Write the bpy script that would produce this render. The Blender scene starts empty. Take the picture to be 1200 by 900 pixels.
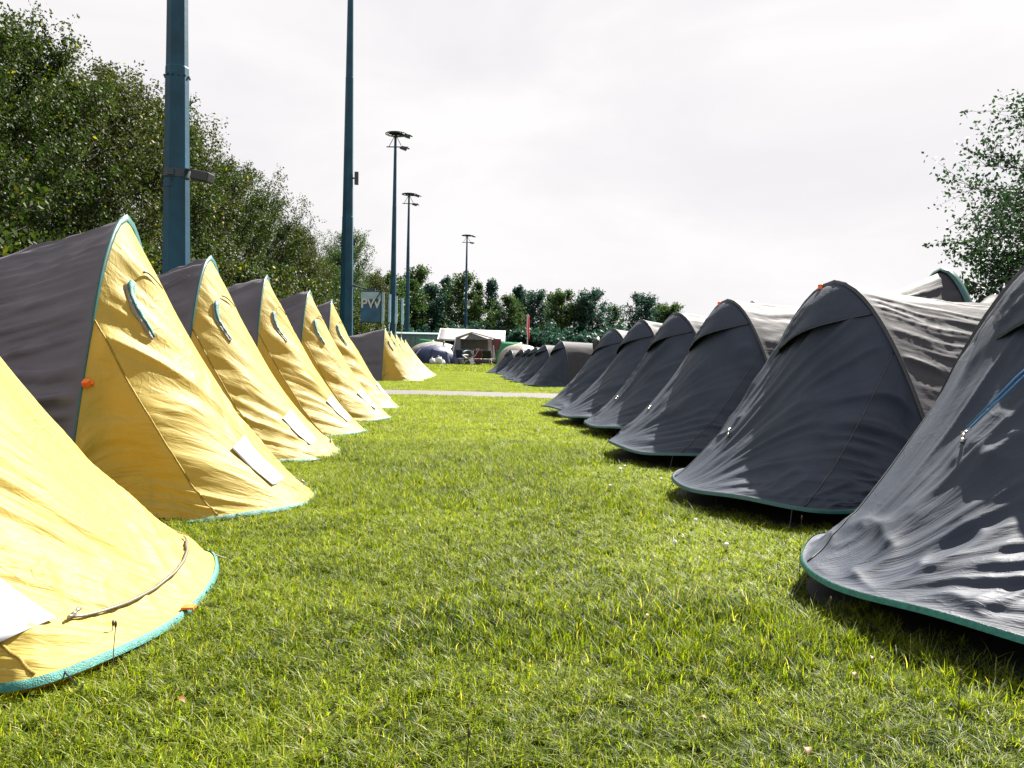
import bpy, bmesh, math, random
import numpy as np
from mathutils import Vector, Matrix

S = bpy.context.scene
COL = S.collection
PI = math.pi
rad = math.radians

# ------------------------------------------------------------------ camera
CAMH = 0.8
cam = bpy.data.cameras.new('camera')
cam.sensor_width = 36.0
cam.lens = 28.8
cam.clip_start = 0.05
cam.clip_end = 3000
cam_ob = bpy.data.objects.new('camera', cam)
COL.objects.link(cam_ob)
cam_ob.matrix_world = (Matrix.Translation((0, 0, CAMH)) @ Matrix.Rotation(rad(90 - 2.2), 4, 'X')
                       @ Matrix.Rotation(rad(1.2), 4, 'Z'))
S.camera = cam_ob

# ------------------------------------------------------------------ sun, sky, exposure
SUN_AZ = 34.0      # degrees clockwise from +Y (view direction)
SUN_EL = 45.0
sl = bpy.data.lights.new('sun', 'SUN')
sl.energy = 5.0
sl.angle = rad(0.5)
sl.color = (1.0, 0.945, 0.86)
sun = bpy.data.objects.new('sun', sl)
COL.objects.link(sun)
d = Vector((math.sin(rad(SUN_AZ)) * math.cos(rad(SUN_EL)), math.cos(rad(SUN_AZ)) * math.cos(rad(SUN_EL)), math.sin(rad(SUN_EL))))
sun.rotation_euler = (-d).to_track_quat('-Z', 'Y').to_euler()

W = bpy.data.worlds.new('World')
S.world = W
W.use_nodes = True
nt = W.node_tree
nt.nodes.clear()
out = nt.nodes.new('ShaderNodeOutputWorld')
bg = nt.nodes.new('ShaderNodeBackground')
sky = nt.nodes.new('ShaderNodeTexSky')
sky.sky_type = 'NISHITA'
sky.sun_disc = False
sky.sun_elevation = rad(SUN_EL)
sky.sun_rotation = rad(SUN_AZ)
sky.air_density = 1.0
sky.dust_density = 2.0
bg.inputs['Strength'].default_value = 0.1
tc = nt.nodes.new('ShaderNodeTexCoord')
mp = nt.nodes.new('ShaderNodeMapping')
mp.inputs['Scale'].default_value = (1.6, 1.6, 4.2)
mp.inputs['Location'].default_value = (3.1, 1.7, 0.4)
no = nt.nodes.new('ShaderNodeTexNoise')
no.inputs['Scale'].default_value = 1.5
no.inputs['Detail'].default_value = 7
no.inputs['Roughness'].default_value = 0.55
no.inputs['Distortion'].default_value = 0.4
r1 = nt.nodes.new('ShaderNodeValToRGB')      # cloud tone
r1.color_ramp.elements[0].position = 0.33
r1.color_ramp.elements[0].color = (2.02, 1.98, 2.03, 1)
r1.color_ramp.elements[1].position = 0.62
r1.color_ramp.elements[1].color = (2.38, 2.31, 2.33, 1)
r2 = nt.nodes.new('ShaderNodeMapRange')      # cloud cover
r2.inputs[1].default_value = 0.2; r2.inputs[2].default_value = 0.5
r2.inputs[3].default_value = 0.98; r2.inputs[4].default_value = 1.0
mx = nt.nodes.new('ShaderNodeMix'); mx.data_type = 'RGBA'
L = nt.links
L.new(tc.outputs['Generated'], mp.inputs['Vector'])
L.new(mp.outputs[0], no.inputs['Vector'])
L.new(no.outputs['Fac'], r1.inputs[0]); L.new(no.outputs['Fac'], r2.inputs[0])
L.new(r2.outputs[0], mx.inputs['Factor'])
L.new(sky.outputs[0], mx.inputs['A']); L.new(r1.outputs[0], mx.inputs['B'])
L.new(mx.outputs['Result'], bg.inputs['Color']); L.new(bg.outputs[0], out.inputs['Surface'])

S.view_settings.view_transform = 'Standard'
S.view_settings.look = 'None'
S.view_settings.exposure = 2.1
S.view_settings.gamma = 1.0
S.render.engine = 'CYCLES'
S.cycles.max_bounces = 6
S.cycles.diffuse_bounces = 3
S.cycles.transmission_bounces = 4
S.cycles.transparent_max_bounces = 6

# ------------------------------------------------------------------ material helpers
def mat(name):
    m = bpy.data.materials.new(name); m.use_nodes = True
    m.node_tree.nodes.clear()
    return m, m.node_tree.nodes, m.node_tree.links

def plain(name, col, rough=0.6, metal=0.0, var=0.15, scale=8.0, bump=0.0, spec=0.5):
    m, N, K = mat(name)
    o = N.new('ShaderNodeOutputMaterial'); b = N.new('ShaderNodeBsdfPrincipled')
    b.inputs['Roughness'].default_value = rough; b.inputs['Metallic'].default_value = metal
    b.inputs['Specular IOR Level'].default_value = spec
    t = N.new('ShaderNodeTexCoord'); n = N.new('ShaderNodeTexNoise')
    n.inputs['Scale'].default_value = scale; n.inputs['Detail'].default_value = 6
    r = N.new('ShaderNodeValToRGB')
    r.color_ramp.elements[0].position = 0.3; r.color_ramp.elements[1].position = 0.7
    r.color_ramp.elements[0].color = tuple(c * (1 - var) for c in col) + (1,)
    r.color_ramp.elements[1].color = tuple(min(1, c * (1 + var)) for c in col) + (1,)
    K.new(t.outputs['Object'], n.inputs['Vector']); K.new(n.outputs['Fac'], r.inputs[0])
    K.new(r.outputs[0], b.inputs['Base Color'])
    if bump:
        bp = N.new('ShaderNodeBump'); bp.inputs['Strength'].default_value = bump; bp.inputs['Distance'].default_value = 0.01
        n2 = N.new('ShaderNodeTexNoise'); n2.inputs['Scale'].default_value = scale * 5; n2.inputs['Detail'].default_value = 6
        K.new(t.outputs['Object'], n2.inputs['Vector']); K.new(n2.outputs['Fac'], bp.inputs['Height'])
        K.new(bp.outputs[0], b.inputs['Normal'])
    K.new(b.outputs[0], o.inputs['Surface'])
    return m

def fabric(name, col, col2, trans=None, tfac=0.0, rough=0.42, spec=0.5, bump=1.0, dist=0.004):
    """thin coated nylon: fine creases in UV space (u across, v down the slope, in metres)"""
    m, N, K = mat(name)
    o = N.new('ShaderNodeOutputMaterial'); b = N.new('ShaderNodeBsdfPrincipled')
    b.inputs['Roughness'].default_value = rough
    b.inputs['Specular IOR Level'].default_value = spec
    uv = N.new('ShaderNodeUVMap')
    oi = N.new('ShaderNodeObjectInfo')
    add = N.new('ShaderNodeVectorMath'); add.operation = 'ADD'
    sc = N.new('ShaderNodeVectorMath'); sc.operation = 'SCALE'; sc.inputs['Scale'].default_value = 0.01
    K.new(oi.outputs['Location'], sc.inputs[0]); K.new(uv.outputs[0], add.inputs[0]); K.new(sc.outputs[0], add.inputs[1])
    # stretched tension creases
    mp = N.new('ShaderNodeMapping'); mp.inputs['Scale'].default_value = (30, 5, 1); mp.inputs['Rotation'].default_value = (0, 0, 0.12)
    n1 = N.new('ShaderNodeTexNoise'); n1.inputs['Scale'].default_value = 1.0; n1.inputs['Detail'].default_value = 5
    n1.inputs['Roughness'].default_value = 0.55; n1.inputs['Distortion'].default_value = 0.8
    K.new(add.outputs[0], mp.inputs['Vector']); K.new(mp.outputs[0], n1.inputs['Vector'])
    # crumple facets
    nd = N.new('ShaderNodeTexNoise'); nd.inputs['Scale'].default_value = 6; nd.inputs['Detail'].default_value = 3
    K.new(add.outputs[0], nd.inputs['Vector'])
    dsc = N.new('ShaderNodeVectorMath'); dsc.operation = 'SCALE'; dsc.inputs['Scale'].default_value = 0.35
    K.new(nd.outputs['Color'], dsc.inputs[0])
    da = N.new('ShaderNodeVectorMath'); da.operation = 'ADD'
    K.new(add.outputs[0], da.inputs[0]); K.new(dsc.outputs[0], da.inputs[1])
    vo = N.new('ShaderNodeTexVoronoi'); vo.feature = 'DISTANCE_TO_EDGE'; vo.inputs['Scale'].default_value = 9
    mp2 = N.new('ShaderNodeMapping'); mp2.inputs['Scale'].default_value = (1.6, 0.7, 1)
    K.new(da.outputs[0], mp2.inputs['Vector']); K.new(mp2.outputs[0], vo.inputs['Vector'])
    mr = N.new('ShaderNodeMapRange'); mr.inputs[2].default_value = 0.12; mr.inputs[3].default_value = 1; mr.inputs[4].default_value = 0
    K.new(vo.outputs['Distance'], mr.inputs[0])
    # mask for crumple
    nm = N.new('ShaderNodeTexNoise'); nm.inputs['Scale'].default_value = 2.2
    K.new(add.outputs[0], nm.inputs['Vector'])
    mm = N.new('ShaderNodeMapRange'); mm.inputs[1].default_value = 0.42; mm.inputs[2].default_value = 0.68
    K.new(nm.outputs['Fac'], mm.inputs[0])
    mul = N.new('ShaderNodeMath'); mul.operation = 'MULTIPLY'
    K.new(mr.outputs[0], mul.inputs[0]); K.new(mm.outputs[0], mul.inputs[1])
    m2 = N.new('ShaderNodeMath'); m2.operation = 'MULTIPLY_ADD'; m2.inputs[1].default_value = 0.16
    K.new(mul.outputs[0], m2.inputs[0]); K.new(n1.outputs['Fac'], m2.inputs[2])
    bp = N.new('ShaderNodeBump'); bp.inputs['Strength'].default_value = bump; bp.inputs['Distance'].default_value = dist
    K.new(m2.outputs[0], bp.inputs['Height'])
    # weave + slight colour variation
    r = N.new('ShaderNodeValToRGB'); r.color_ramp.elements[0].position = 0.35; r.color_ramp.elements[1].position = 0.65
    r.color_ramp.elements[0].color = col + (1,); r.color_ramp.elements[1].color = col2 + (1,)
    nc = N.new('ShaderNodeTexNoise'); nc.inputs['Scale'].default_value = 3.5; nc.inputs['Detail'].default_value = 8
    K.new(add.outputs[0], nc.inputs['Vector']); K.new(nc.outputs['Fac'], r.inputs[0])
    K.new(r.outputs[0], b.inputs['Base Color']); K.new(bp.outputs[0], b.inputs['Normal'])
    if tfac:
        tr = N.new('ShaderNodeBsdfTranslucent'); tr.inputs['Color'].default_value = trans + (1,)
        K.new(bp.outputs[0], tr.inputs['Normal'])
        ms = N.new('ShaderNodeMixShader'); ms.inputs[0].default_value = tfac
        K.new(b.outputs[0], ms.inputs[1]); K.new(tr.outputs[0], ms.inputs[2]); K.new(ms.outputs[0], o.inputs['Surface'])
    else:
        K.new(b.outputs[0], o.inputs['Surface'])
    return m

def leafmat(name, dark, light, trans, tfac=0.35, rough=0.6, spec=0.15, odd=None):
    """foliage: colour runs from dark to light along the 'tint' attribute"""
    m, N, K = mat(name)
    o = N.new('ShaderNodeOutputMaterial'); b = N.new('ShaderNodeBsdfPrincipled')
    b.inputs['Roughness'].default_value = rough; b.inputs['Specular IOR Level'].default_value = spec
    at = N.new('ShaderNodeAttribute'); at.attribute_name = 'tint'
    r = N.new('ShaderNodeValToRGB')
    r.color_ramp.elements[0].color = dark + (1,); r.color_ramp.elements[1].color = light + (1,)
    r.color_ramp.elements[1].position = 0.9
    if odd:
        e = r.color_ramp.elements.new(0.93); e.color = odd + (1,)
        e = r.color_ramp.elements.new(1.0); e.color = odd + (1,)
    K.new(at.outputs['Fac'], r.inputs[0]); K.new(r.outputs[0], b.inputs['Base Color'])
    tr = N.new('ShaderNodeBsdfTranslucent')
    tm = N.new('ShaderNodeMix'); tm.data_type = 'RGBA'; tm.blend_type = 'MULTIPLY'; tm.inputs['Factor'].default_value = 1
    K.new(r.outputs[0], tm.inputs['A']); tm.inputs['B'].default_value = trans + (1,)
    K.new(tm.outputs['Result'], tr.inputs['Color'])
    ms = N.new('ShaderNodeMixShader'); ms.inputs[0].default_value = tfac
    K.new(b.outputs[0], ms.inputs[1]); K.new(tr.outputs[0], ms.inputs[2]); K.new(ms.outputs[0], o.inputs['Surface'])
    return m

M = {}
M['yellow'] = fabric('yellow_nylon', (0.37, 0.295, 0.058), (0.41, 0.328, 0.072), (0.80, 0.51, 0.006), 0.33, rough=0.55, spec=0.3, bump=1.0, dist=0.007)
M['grey'] = fabric('grey_nylon', (0.060, 0.054, 0.070), (0.075, 0.066, 0.080), rough=0.46, spec=0.5, bump=0.6)
M['slate'] = fabric('slate_nylon', (0.022, 0.031, 0.050), (0.032, 0.041, 0.062), rough=0.62, spec=0.18, bump=1.0, dist=0.0045)
M['slatebody'] = fabric('slate_body_nylon', (0.029, 0.029, 0.036), (0.037, 0.036, 0.043), rough=0.7, spec=0.2, bump=0.6)
M['navy'] = fabric('navy_nylon', (0.004, 0.012, 0.055), (0.006, 0.018, 0.08), rough=0.45, spec=0.5)
M['green'] = fabric('green_tarpaulin', (0.008, 0.17, 0.08), (0.012, 0.21, 0.10), (0.05, 0.5, 0.2), 0.3)
M['cream'] = fabric('cream_canvas', (0.24, 0.215, 0.19), (0.29, 0.265, 0.24), (0.6, 0.55, 0.5), 0.2, spec=0.3)
M['whitecv'] = fabric('white_canvas', (0.36, 0.35, 0.36), (0.42, 0.41, 0.42), (0.7, 0.7, 0.7), 0.25, spec=0.3, bump=0.4)
M['maroon'] = fabric('maroon_canvas', (0.10, 0.022, 0.03), (0.13, 0.03, 0.04), spec=0.3)
M['greycv'] = fabric('grey_canvas', (0.12, 0.125, 0.14), (0.15, 0.155, 0.17), spec=0.3)
M['teal'] = plain('teal_webbing', (0.006, 0.125, 0.105), 0.55, var=0.35, scale=60, bump=0.4)
M['tealdk'] = plain('dark_teal_binding', (0.006, 0.07, 0.068), 0.4, var=0.2, scale=40)
M['darkbind'] = plain('dark_binding', (0.018, 0.022, 0.028), 0.4, var=0.2, scale=40)
M['white'] = plain('white_paper', (0.52, 0.54, 0.60), 0.7, var=0.03)
M['whitepl'] = plain('white_plastic', (0.6, 0.6, 0.58), 0.4, var=0.05)
M['orange'] = plain('orange_tab', (0.75, 0.14, 0.015), 0.5, var=0.15, scale=50)
M['zip'] = plain('zip_tape', (0.10, 0.085, 0.06), 0.5, var=0.4, scale=300)
M['metal'] = plain('zip_metal', (0.35, 0.33, 0.30), 0.3, 0.9)
M['blue'] = plain('blue_cord', (0.03, 0.16, 0.38), 0.5)
M['black'] = plain('black_plastic', (0.012, 0.013, 0.015), 0.45)
M['sheet'] = plain('black_groundsheet', (0.012, 0.014, 0.016), 0.6)
M['mast'] = plain('blue_painted_steel', (0.004, 0.048, 0.088), 0.5, 0.0, var=0.3, scale=2.2, bump=0.3, spec=0.3)
M['mastdk'] = plain('dark_steel', (0.03, 0.045, 0.055), 0.45, 0.3)
M['lens'] = plain('floodlight_glass', (0.3, 0.34, 0.36), 0.1, 0.0)
M['bark'] = plain('bark', (0.05, 0.042, 0.033), 0.9, var=0.4, scale=12, bump=0.8)
M['banner'] = plain('blue_banner', (0.03, 0.10, 0.20), 0.4, var=0.35, scale=1.6)
M['bannerlt'] = plain('pale_blue_banner', (0.34, 0.48, 0.55), 0.4, var=0.15, scale=2)
M['red'] = plain('red_cloth', (0.5, 0.03, 0.05), 0.7)
M['pink'] = plain('pink_cloth', (0.7, 0.2, 0.3), 0.7)
M['ochre'] = plain('straw_yellow', (0.55, 0.42, 0.12), 0.7)
M['shed'] = plain('grey_green_sheet_metal', (0.10, 0.16, 0.17), 0.5, var=0.15, scale=1.5)
M['skin'] = plain('skin', (0.5, 0.3, 0.2), 0.5)

M['leafA'] = leafmat('leaf_dark_green', (0.010, 0.022, 0.006), (0.042, 0.060, 0.013), (1.9, 2.1, 0.8), 0.26, odd=(0.24, 0.20, 0.02))
M['leafB'] = leafmat('leaf_olive_green', (0.014, 0.025, 0.007), (0.058, 0.066, 0.018), (1.9, 2.0, 0.9), 0.26, odd=(0.28, 0.2, 0.03))
M['leafHazy'] = leafmat('leaf_hazy_blue_green', (0.010, 0.034, 0.035), (0.034, 0.070, 0.058), (1.6, 2.0, 1.2), 0.25)  # distance haze put into the leaf colour as a lighter, bluer green
M['leafD'] = leafmat('leaf_mid_green', (0.012, 0.030, 0.013), (0.048, 0.074, 0.026), (1.8, 2.2, 0.8), 0.32, odd=(0.2, 0.19, 0.04))
M['leafE'] = leafmat('leaf_deep_green', (0.010, 0.026, 0.016), (0.034, 0.062, 0.034), (1.6, 1.9, 1.0), 0.25)
M['blade'] = leafmat('grass_blade', (0.006, 0.024, 0.002), (0.182, 0.226, 0.010), (2.1, 2.15, 0.4), 0.42, rough=0.5, spec=0.28, odd=(0.30, 0.27, 0.13))
M['clover'] = leafmat('clover_leaf', (0.02, 0.05, 0.003), (0.10, 0.14, 0.008), (2.0, 2.0, 0.5), 0.4, rough=0.8, spec=0.1)
M['deadleaf'] = plain('dead_leaf', (0.14, 0.06, 0.012), 0.6, var=0.5, scale=3)
M['stalk'] = plain('seed_stalk', (0.06, 0.04, 0.02), 0.7)

# ------------------------------------------------------------------ object helpers
def tag(o, label=None, cat=None, group=None, kind=None):
    if label: o['label'] = label
    if cat: o['category'] = cat
    if group: o['group'] = group
    if kind: o['kind'] = kind
    return o

def empty(name, loc, rz=0.0, label=None, cat=None, group=None):
    o = bpy.data.objects.new(name, None); COL.objects.link(o)
    o.location = loc; o.rotation_euler = (0, 0, rz); o.empty_display_size = 0.2
    return tag(o, label, cat, group)

def link(name, me, m=None, parent=None, smooth=False):
    o = bpy.data.objects.new(name, me); COL.objects.link(o)
    if m is not None and len(me.materials) == 0: me.materials.append(m)
    if smooth:
        me.polygons.foreach_set('use_smooth', [True] * len(me.polygons))
    if parent is not None: o.parent = parent
    return o

def npmesh(name, V, F, uv=None, tint=None):
    """V (n,3); F (m,k) or list of such; uv per vertex; tint per vertex"""
    if not isinstance(F, list): F = [F]
    F = [f for f in F if len(f)]
    V = np.asarray(V, dtype=np.float32)
    me = bpy.data.meshes.new(name)
    me.vertices.add(len(V)); me.vertices.foreach_set('co', V.ravel())
    idx = np.concatenate([f.ravel() for f in F]).astype(np.int32)
    cnt = np.concatenate([np.full(len(f), f.shape[1], dtype=np.int32) for f in F])
    st = np.concatenate([[0], np.cumsum(cnt)[:-1]]).astype(np.int32)
    me.loops.add(len(idx)); me.loops.foreach_set('vertex_index', idx)
    me.polygons.add(len(cnt)); me.polygons.foreach_set('loop_start', st); me.polygons.foreach_set('loop_total', cnt)
    if uv is not None:
        l = me.uv_layers.new(name='UVMap'); l.data.foreach_set('uv', np.asarray(uv, dtype=np.float32)[idx].ravel())
    me.update(calc_edges=True)
    if tint is not None:
        a = me.attributes.new('tint', 'FLOAT', 'POINT'); a.data.foreach_set('value', np.asarray(tint, dtype=np.float32))
    return me

def gridfaces(r, c):
    i = np.arange(r * c).reshape(r, c)
    return np.stack([i[:-1, :-1], i[1:, :-1], i[1:, 1:], i[:-1, 1:]], -1).reshape(-1, 4)

def gridobj(name, P, UV, m, parent, smooth=True, thick=0.0):
    r, c = P.shape[:2]
    me = npmesh(name, P.reshape(-1, 3), gridfaces(r, c), uv=UV.reshape(-1, 2))
    o = link(name, me, m, parent, smooth)
    if thick:
        md = o.modifiers.new('thick', 'SOLIDIFY'); md.thickness = thick; md.offset = 0
    return o

def tubemesh(pts, r, n=6, closed=False, caps=True):
    pts = [Vector(p) for p in pts]; V = []; F = []; K = len(pts)
    rr = r if hasattr(r, '__len__') else [r] * K
    prev = None
    for i, p in enumerate(pts):
        t = (pts[min(i + 1, K - 1)] - pts[max(i - 1, 0)])
        if t.length < 1e-9: t = Vector((0, 0, 1))
        t.normalize()
        a = prev if prev is not None and abs(prev.dot(t)) < 0.95 else (Vector((0, 0, 1)) if abs(t.z) < 0.9 else Vector((1, 0, 0)))
        a = (a - t * a.dot(t)).normalized(); prev = a
        b = t.cross(a)
        for k in range(n):
            q = 2 * PI * k / n
            V.append(p + (a * math.cos(q) + b * math.sin(q)) * rr[i])
    for i in range(K - 1):
        for k in range(n):
            F.append((i * n + k, i * n + (k + 1) % n, (i + 1) * n + (k + 1) % n, (i + 1) * n + k))
    if caps:
        F.append(tuple(range(n - 1, -1, -1))); F.append(tuple((K - 1) * n + k for k in range(n)))
    return V, F

class MB:
    """collects shapes into one mesh"""
    def __init__(s): s.V = []; s.F = []
    def add(s, V, F):
        b = len(s.V); s.V += [tuple(v) for v in V]; s.F += [tuple(i + b for i in f) for f in F]; return s
    def tube(s, pts, r, n=6): return s.add(*tubemesh(pts, r, n))
    def box(s, c, sz, rot=None):
        x, y, z = (q / 2 for q in sz); V = [Vector(p) for p in
            ((-x, -y, -z), (x, -y, -z), (x, y, -z), (-x, y, -z), (-x, -y, z), (x, -y, z), (x, y, z), (-x, y, z))]
        if rot is not None: V = [rot @ v for v in V]
        c = Vector(c)
        return s.add([v + c for v in V], [(0, 3, 2, 1), (4, 5, 6, 7), (0, 1, 5, 4), (1, 2, 6, 5), (2, 3, 7, 6), (3, 0, 4, 7)])
    def build(s, name, m, parent=None, smooth=False, bevel=0):
        me = bpy.data.meshes.new(name); me.from_pydata(s.V, [], s.F); me.update()
        o = link(name, me, m, parent, smooth)
        if bevel:
            b = o.modifiers.new('bevel', 'BEVEL'); b.width = bevel; b.segments = 2
        return o

def copy_tree(o, parent=None):
    c = o.copy(); COL.objects.link(c)
    if parent is not None: c.parent = parent
    for ch in list(o.children): copy_tree(ch, c)
    return c

# ------------------------------------------------------------------ numpy noise
def hsh(ix, iy, seed):
    n = (ix.astype(np.int64) * 374761393 + iy.astype(np.int64) * 668265263 + seed * 974634777) & 0xffffffff
    n = ((n ^ (n >> 13)) * 1274126177) & 0xffffffff
    n = n ^ (n >> 16)
    return (n & 0xffffff) / float(0xffffff)
def vnoise(x, y, seed=0):
    x = np.asarray(x, float); y = np.asarray(y, float)
    ix = np.floor(x); iy = np.floor(y); fx = x - ix; fy = y - iy
    fx = fx * fx * fx * (fx * (fx * 6 - 15) + 10); fy = fy * fy * fy * (fy * (fy * 6 - 15) + 10)
    a = hsh(ix, iy, seed); b = hsh(ix + 1, iy, seed); c = hsh(ix, iy + 1, seed); e = hsh(ix + 1, iy + 1, seed)
    return (a * (1 - fx) + b * fx) * (1 - fy) + (c * (1 - fx) + e * fx) * fy
def ridge(x, y, seed=0, p=1.6):
    return (1 - np.abs(2 * vnoise(x, y, seed) - 1)) ** p
def smooth(e0, e1, x):
    t = np.clip((x - e0) / (e1 - e0), 0, 1); return t * t * (3 - 2 * t)
def normals(P):
    du = np.gradient(P, axis=1); dv = np.gradient(P, axis=0)
    n = np.cross(du, dv); n /= (np.linalg.norm(n, axis=-1, keepdims=True) + 1e-9)
    return n

# ------------------------------------------------------------------ tents
def arch_pts(a, w, h, p):
    t = np.linspace(-1, 1, 801)
    y = t; z = 1 - np.abs(t) ** p
    s = np.concatenate([[0], np.cumsum(np.hypot(np.diff(y * w), np.diff(z * h)))]); s = s / s[-1] * 2 - 1
    yy = np.interp(a, s, y); return yy * w, (1 - np.abs(yy) ** p) * h

def hem_pts(a, w, f, c, bulge, a0):
    A = np.linspace(-1, 1, 401); X = np.zeros_like(A); Y = np.zeros_like(A)
    for i, q in enumerate(A):
        s = 1 if q >= 0 else -1; m = abs(q)
        if m <= a0:
            X[i] = f + bulge * (1 - (m / a0) ** 2.8); Y[i] = s * m / a0 * c
        else:
            t = (m - a0) / (1 - a0)
            X[i] = (1 - t) ** 2 * f + 2 * t * (1 - t) * f * 0.72; Y[i] = s * ((1 - t) ** 2 * c + 2 * t * (1 - t) * w * 0.93 + t * t * w)
    k = 25; ker = np.ones(k) / k
    Xp = np.pad(X, k // 2, mode='reflect', reflect_type='odd'); Yp = np.pad(Y, k // 2, mode='reflect', reflect_type='odd')
    X = np.convolve(Xp, ker, 'valid'); Y = np.convolve(Yp, ker, 'valid')
    return np.interp(a, A, X), np.interp(a, A, Y)

FOOT = []      # footprints (centre, angle, half width, front, back) kept clear of grass

class Tent:
    pass

def make_tent(name, loc, ang, label, group, style, h=1.24, w=0.68, f=0.95, c=0.45, bulge=0.05, a0=0.36, p=2.2,
              Lb=2.0, hs=0.9, hr=1.0, hemz=0.06, seed=1, res=1.0, wr=1.0, skew=0.0):
    """style: 'yellow' or 'slate'. local +x faces the aisle; the arch stands at x = 0."""
    T = Tent()
    root = empty(name, loc, rad(ang), label, 'tent', group)
    T.root = root
    na = int(150 * res) | 1; nv = int(110 * res) | 1
    na = max(na, 25); nv = max(nv, 15)
    a = np.linspace(-1, 1, na); v = np.linspace(0, 1, nv)
    ay, az = arch_pts(a, w, h, p); hx, hy = hem_pts(a, w, f, c, bulge, a0)
    hy = hy + skew * np.clip(hx / (f + bulge), 0, 1)
    Vg, Ag = np.meshgrid(v, a, indexing='ij')
    AY, AZ, HX, HY = (np.broadcast_to(q, Vg.shape) for q in (ay, az, hx, hy))
    side = smooth(a0 * 0.7, 1, np.abs(Ag))
    ex = 1.08 + 0.16 * np.abs(side - 1)
    hz = hemz * (1 - 0.6 * smooth(0.6, 1, np.abs(Ag))) + 0.012 * np.sin(Ag * 9 + seed)
    P = np.stack([HX * Vg, AY + (HY - AY) * Vg, AZ * (1 - Vg) ** ex + hz * Vg], -1)
    n = normals(P)
    if n[nv // 2, na // 2, 0] < 0: n = -n
    # sag of each panel between its seams, then folds
    U = Ag * 1.2; D = Vg * 1.45
    edge = smooth(0, 0.12, Vg) * (1 - smooth(0.93, 1.0, Vg)) * smooth(0, 0.08, 1 - np.abs(Ag))
    inr = np.abs(Ag) < a0
    pan = np.where(inr, np.cos(np.clip(Ag / a0, -1, 1) * PI / 2), np.sin(np.clip((np.abs(Ag) - a0) / (1 - a0), 0, 1) * PI))
    disp = -np.where(inr, 0.03, 0.075) * pan * np.sin(PI * Vg)
    tip = 1.0 if style == 'yellow' else -1.0
    tx, ty = (tip * a0 * 1.25, 1.66) if style != 'yellow' else (1.05, 3.0)
    fk = 1.0 if style != 'yellow' else 2.3
    wx = U + 0.05 * vnoise(U * 2.5, D * 1.8, seed + 5); wy = D + 0.06 * vnoise(U * 2.4, D * 2, seed + 6)
    dxx, dyy = wx - tx, ty - wy; rr_ = np.hypot(dxx, dyy); an_ = np.arctan2(dxx, dyy)
    far_ = smooth(.16, .75, rr_)
    for (fr, st, amp, sd, pw) in (((6, .6, .013, 1, 2.0), (13, .9, .0135, 2, 2.4), (25, 1.3, .0105, 3, 2.2), (48, 2.4, .0034, 4, 2.4))[:4 if style == 'yellow' else 3]):
        mask = 0.3 + 1.1 * smooth(.3, .72, vnoise(U * 2.4 + sd, D * 1.7, seed + 40 + sd))
        disp = disp + wr * amp * (ridge(an_ * fr * fk + sd * 7, rr_ * st, seed + 10 + sd, pw) - .3) * edge * mask * far_ * np.clip(rr_ / (1.1 if style != 'yellow' else 2.4), 0, 1.2) * (1.0 if fr < 14 or style == 'yellow' else smooth(.35, .9, rr_))
    for (fr, amp, sd) in ((6, .011, 7), (11, .008, 8)):
        mask = smooth(.42, .68, vnoise(U * 2.2, D * 2.4 + 3, seed + 50)) * smooth(.3, .6, Vg)
        disp = disp + wr * amp * (ridge(wx * fr * 1.25 + wy * fr * .6, wy * fr * 0.45 - wx * fr * .25, seed + 20 + sd, 2.6) - .3) * edge * mask
    for _ in range(3 if res > 1.4 and style != 'yellow' else 1):       # soften so that folds do not stair-step across the grid
        dp = np.pad(disp, 1, mode='edge')
        disp = (dp[:-2, 1:-1] + dp[2:, 1:-1] + dp[1:-1, :-2] + dp[1:-1, 2:] + 2 * disp) / 6
    P = P + n * disp[..., None]
    # crease seams stay crisp
    T.P = P; T.n = normals(P)
    if T.n[nv // 2, na // 2, 0] < 0: T.n = -T.n
    T.a = a; T.v = v
    UV = np.stack([an_ * fk + seed * 0.37, rr_], -1)
    k0 = int(np.argmin(np.abs(a + a0))); k1 = int(np.argmin(np.abs(a - a0)))
    face = M['yellow'] if style == 'yellow' else M['slate']
    gridobj('front_panel', P[:, k0:k1 + 1], UV[:, k0:k1 + 1], face, root)
    gridobj('side_panel', P[:, :k0 + 1], UV[:, :k0 + 1], face, root)
    gridobj('side_panel', P[:, k1:], UV[:, k1:], face, root)
    # body
    ns = max(int(110 * res) | 1, 13); nb = max(int(130 * res) | 1, 17)
    s = np.linspace(0, 1, ns); ab = np.linspace(-1, 1, nb)
    by, bz = arch_pts(ab, 1.0, 1.0, p)
    Sg, Bg = np.meshgrid(s, ab, indexing='ij')
    hh = h + (hs * h - h) * np.sin(np.clip(Sg, 0, 1) * PI) ** 0.8 * (1 if hr >= 1 else .6) + (hr * h - h) * (Sg ** (1.8 if hr > 1.1 else 1.0))
    ww = w * (1 - 0.10 * np.sin(Sg * PI) - 0.12 * Sg)
    Y = by[None, :] * ww; Z = np.maximum(bz[None, :] * hh, 0) + 0.02
    B = np.stack([-Lb * Sg, Y, Z], -1)
    nB = normals(B)
    if nB[ns // 2, nb // 2, 2] < 0: nB = -nB
    eb = smooth(0, 0.05, Sg) * (1 - smooth(.95, 1, Sg))
    U2 = Bg * 1.4; D2 = Sg * Lb
    wa = U2 + .10 * vnoise(U2 * 3, D2 * 1.6, seed + 71)
    db = -0.03 * np.sin(PI * Sg) * np.abs(np.sin(Bg * PI))
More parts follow.
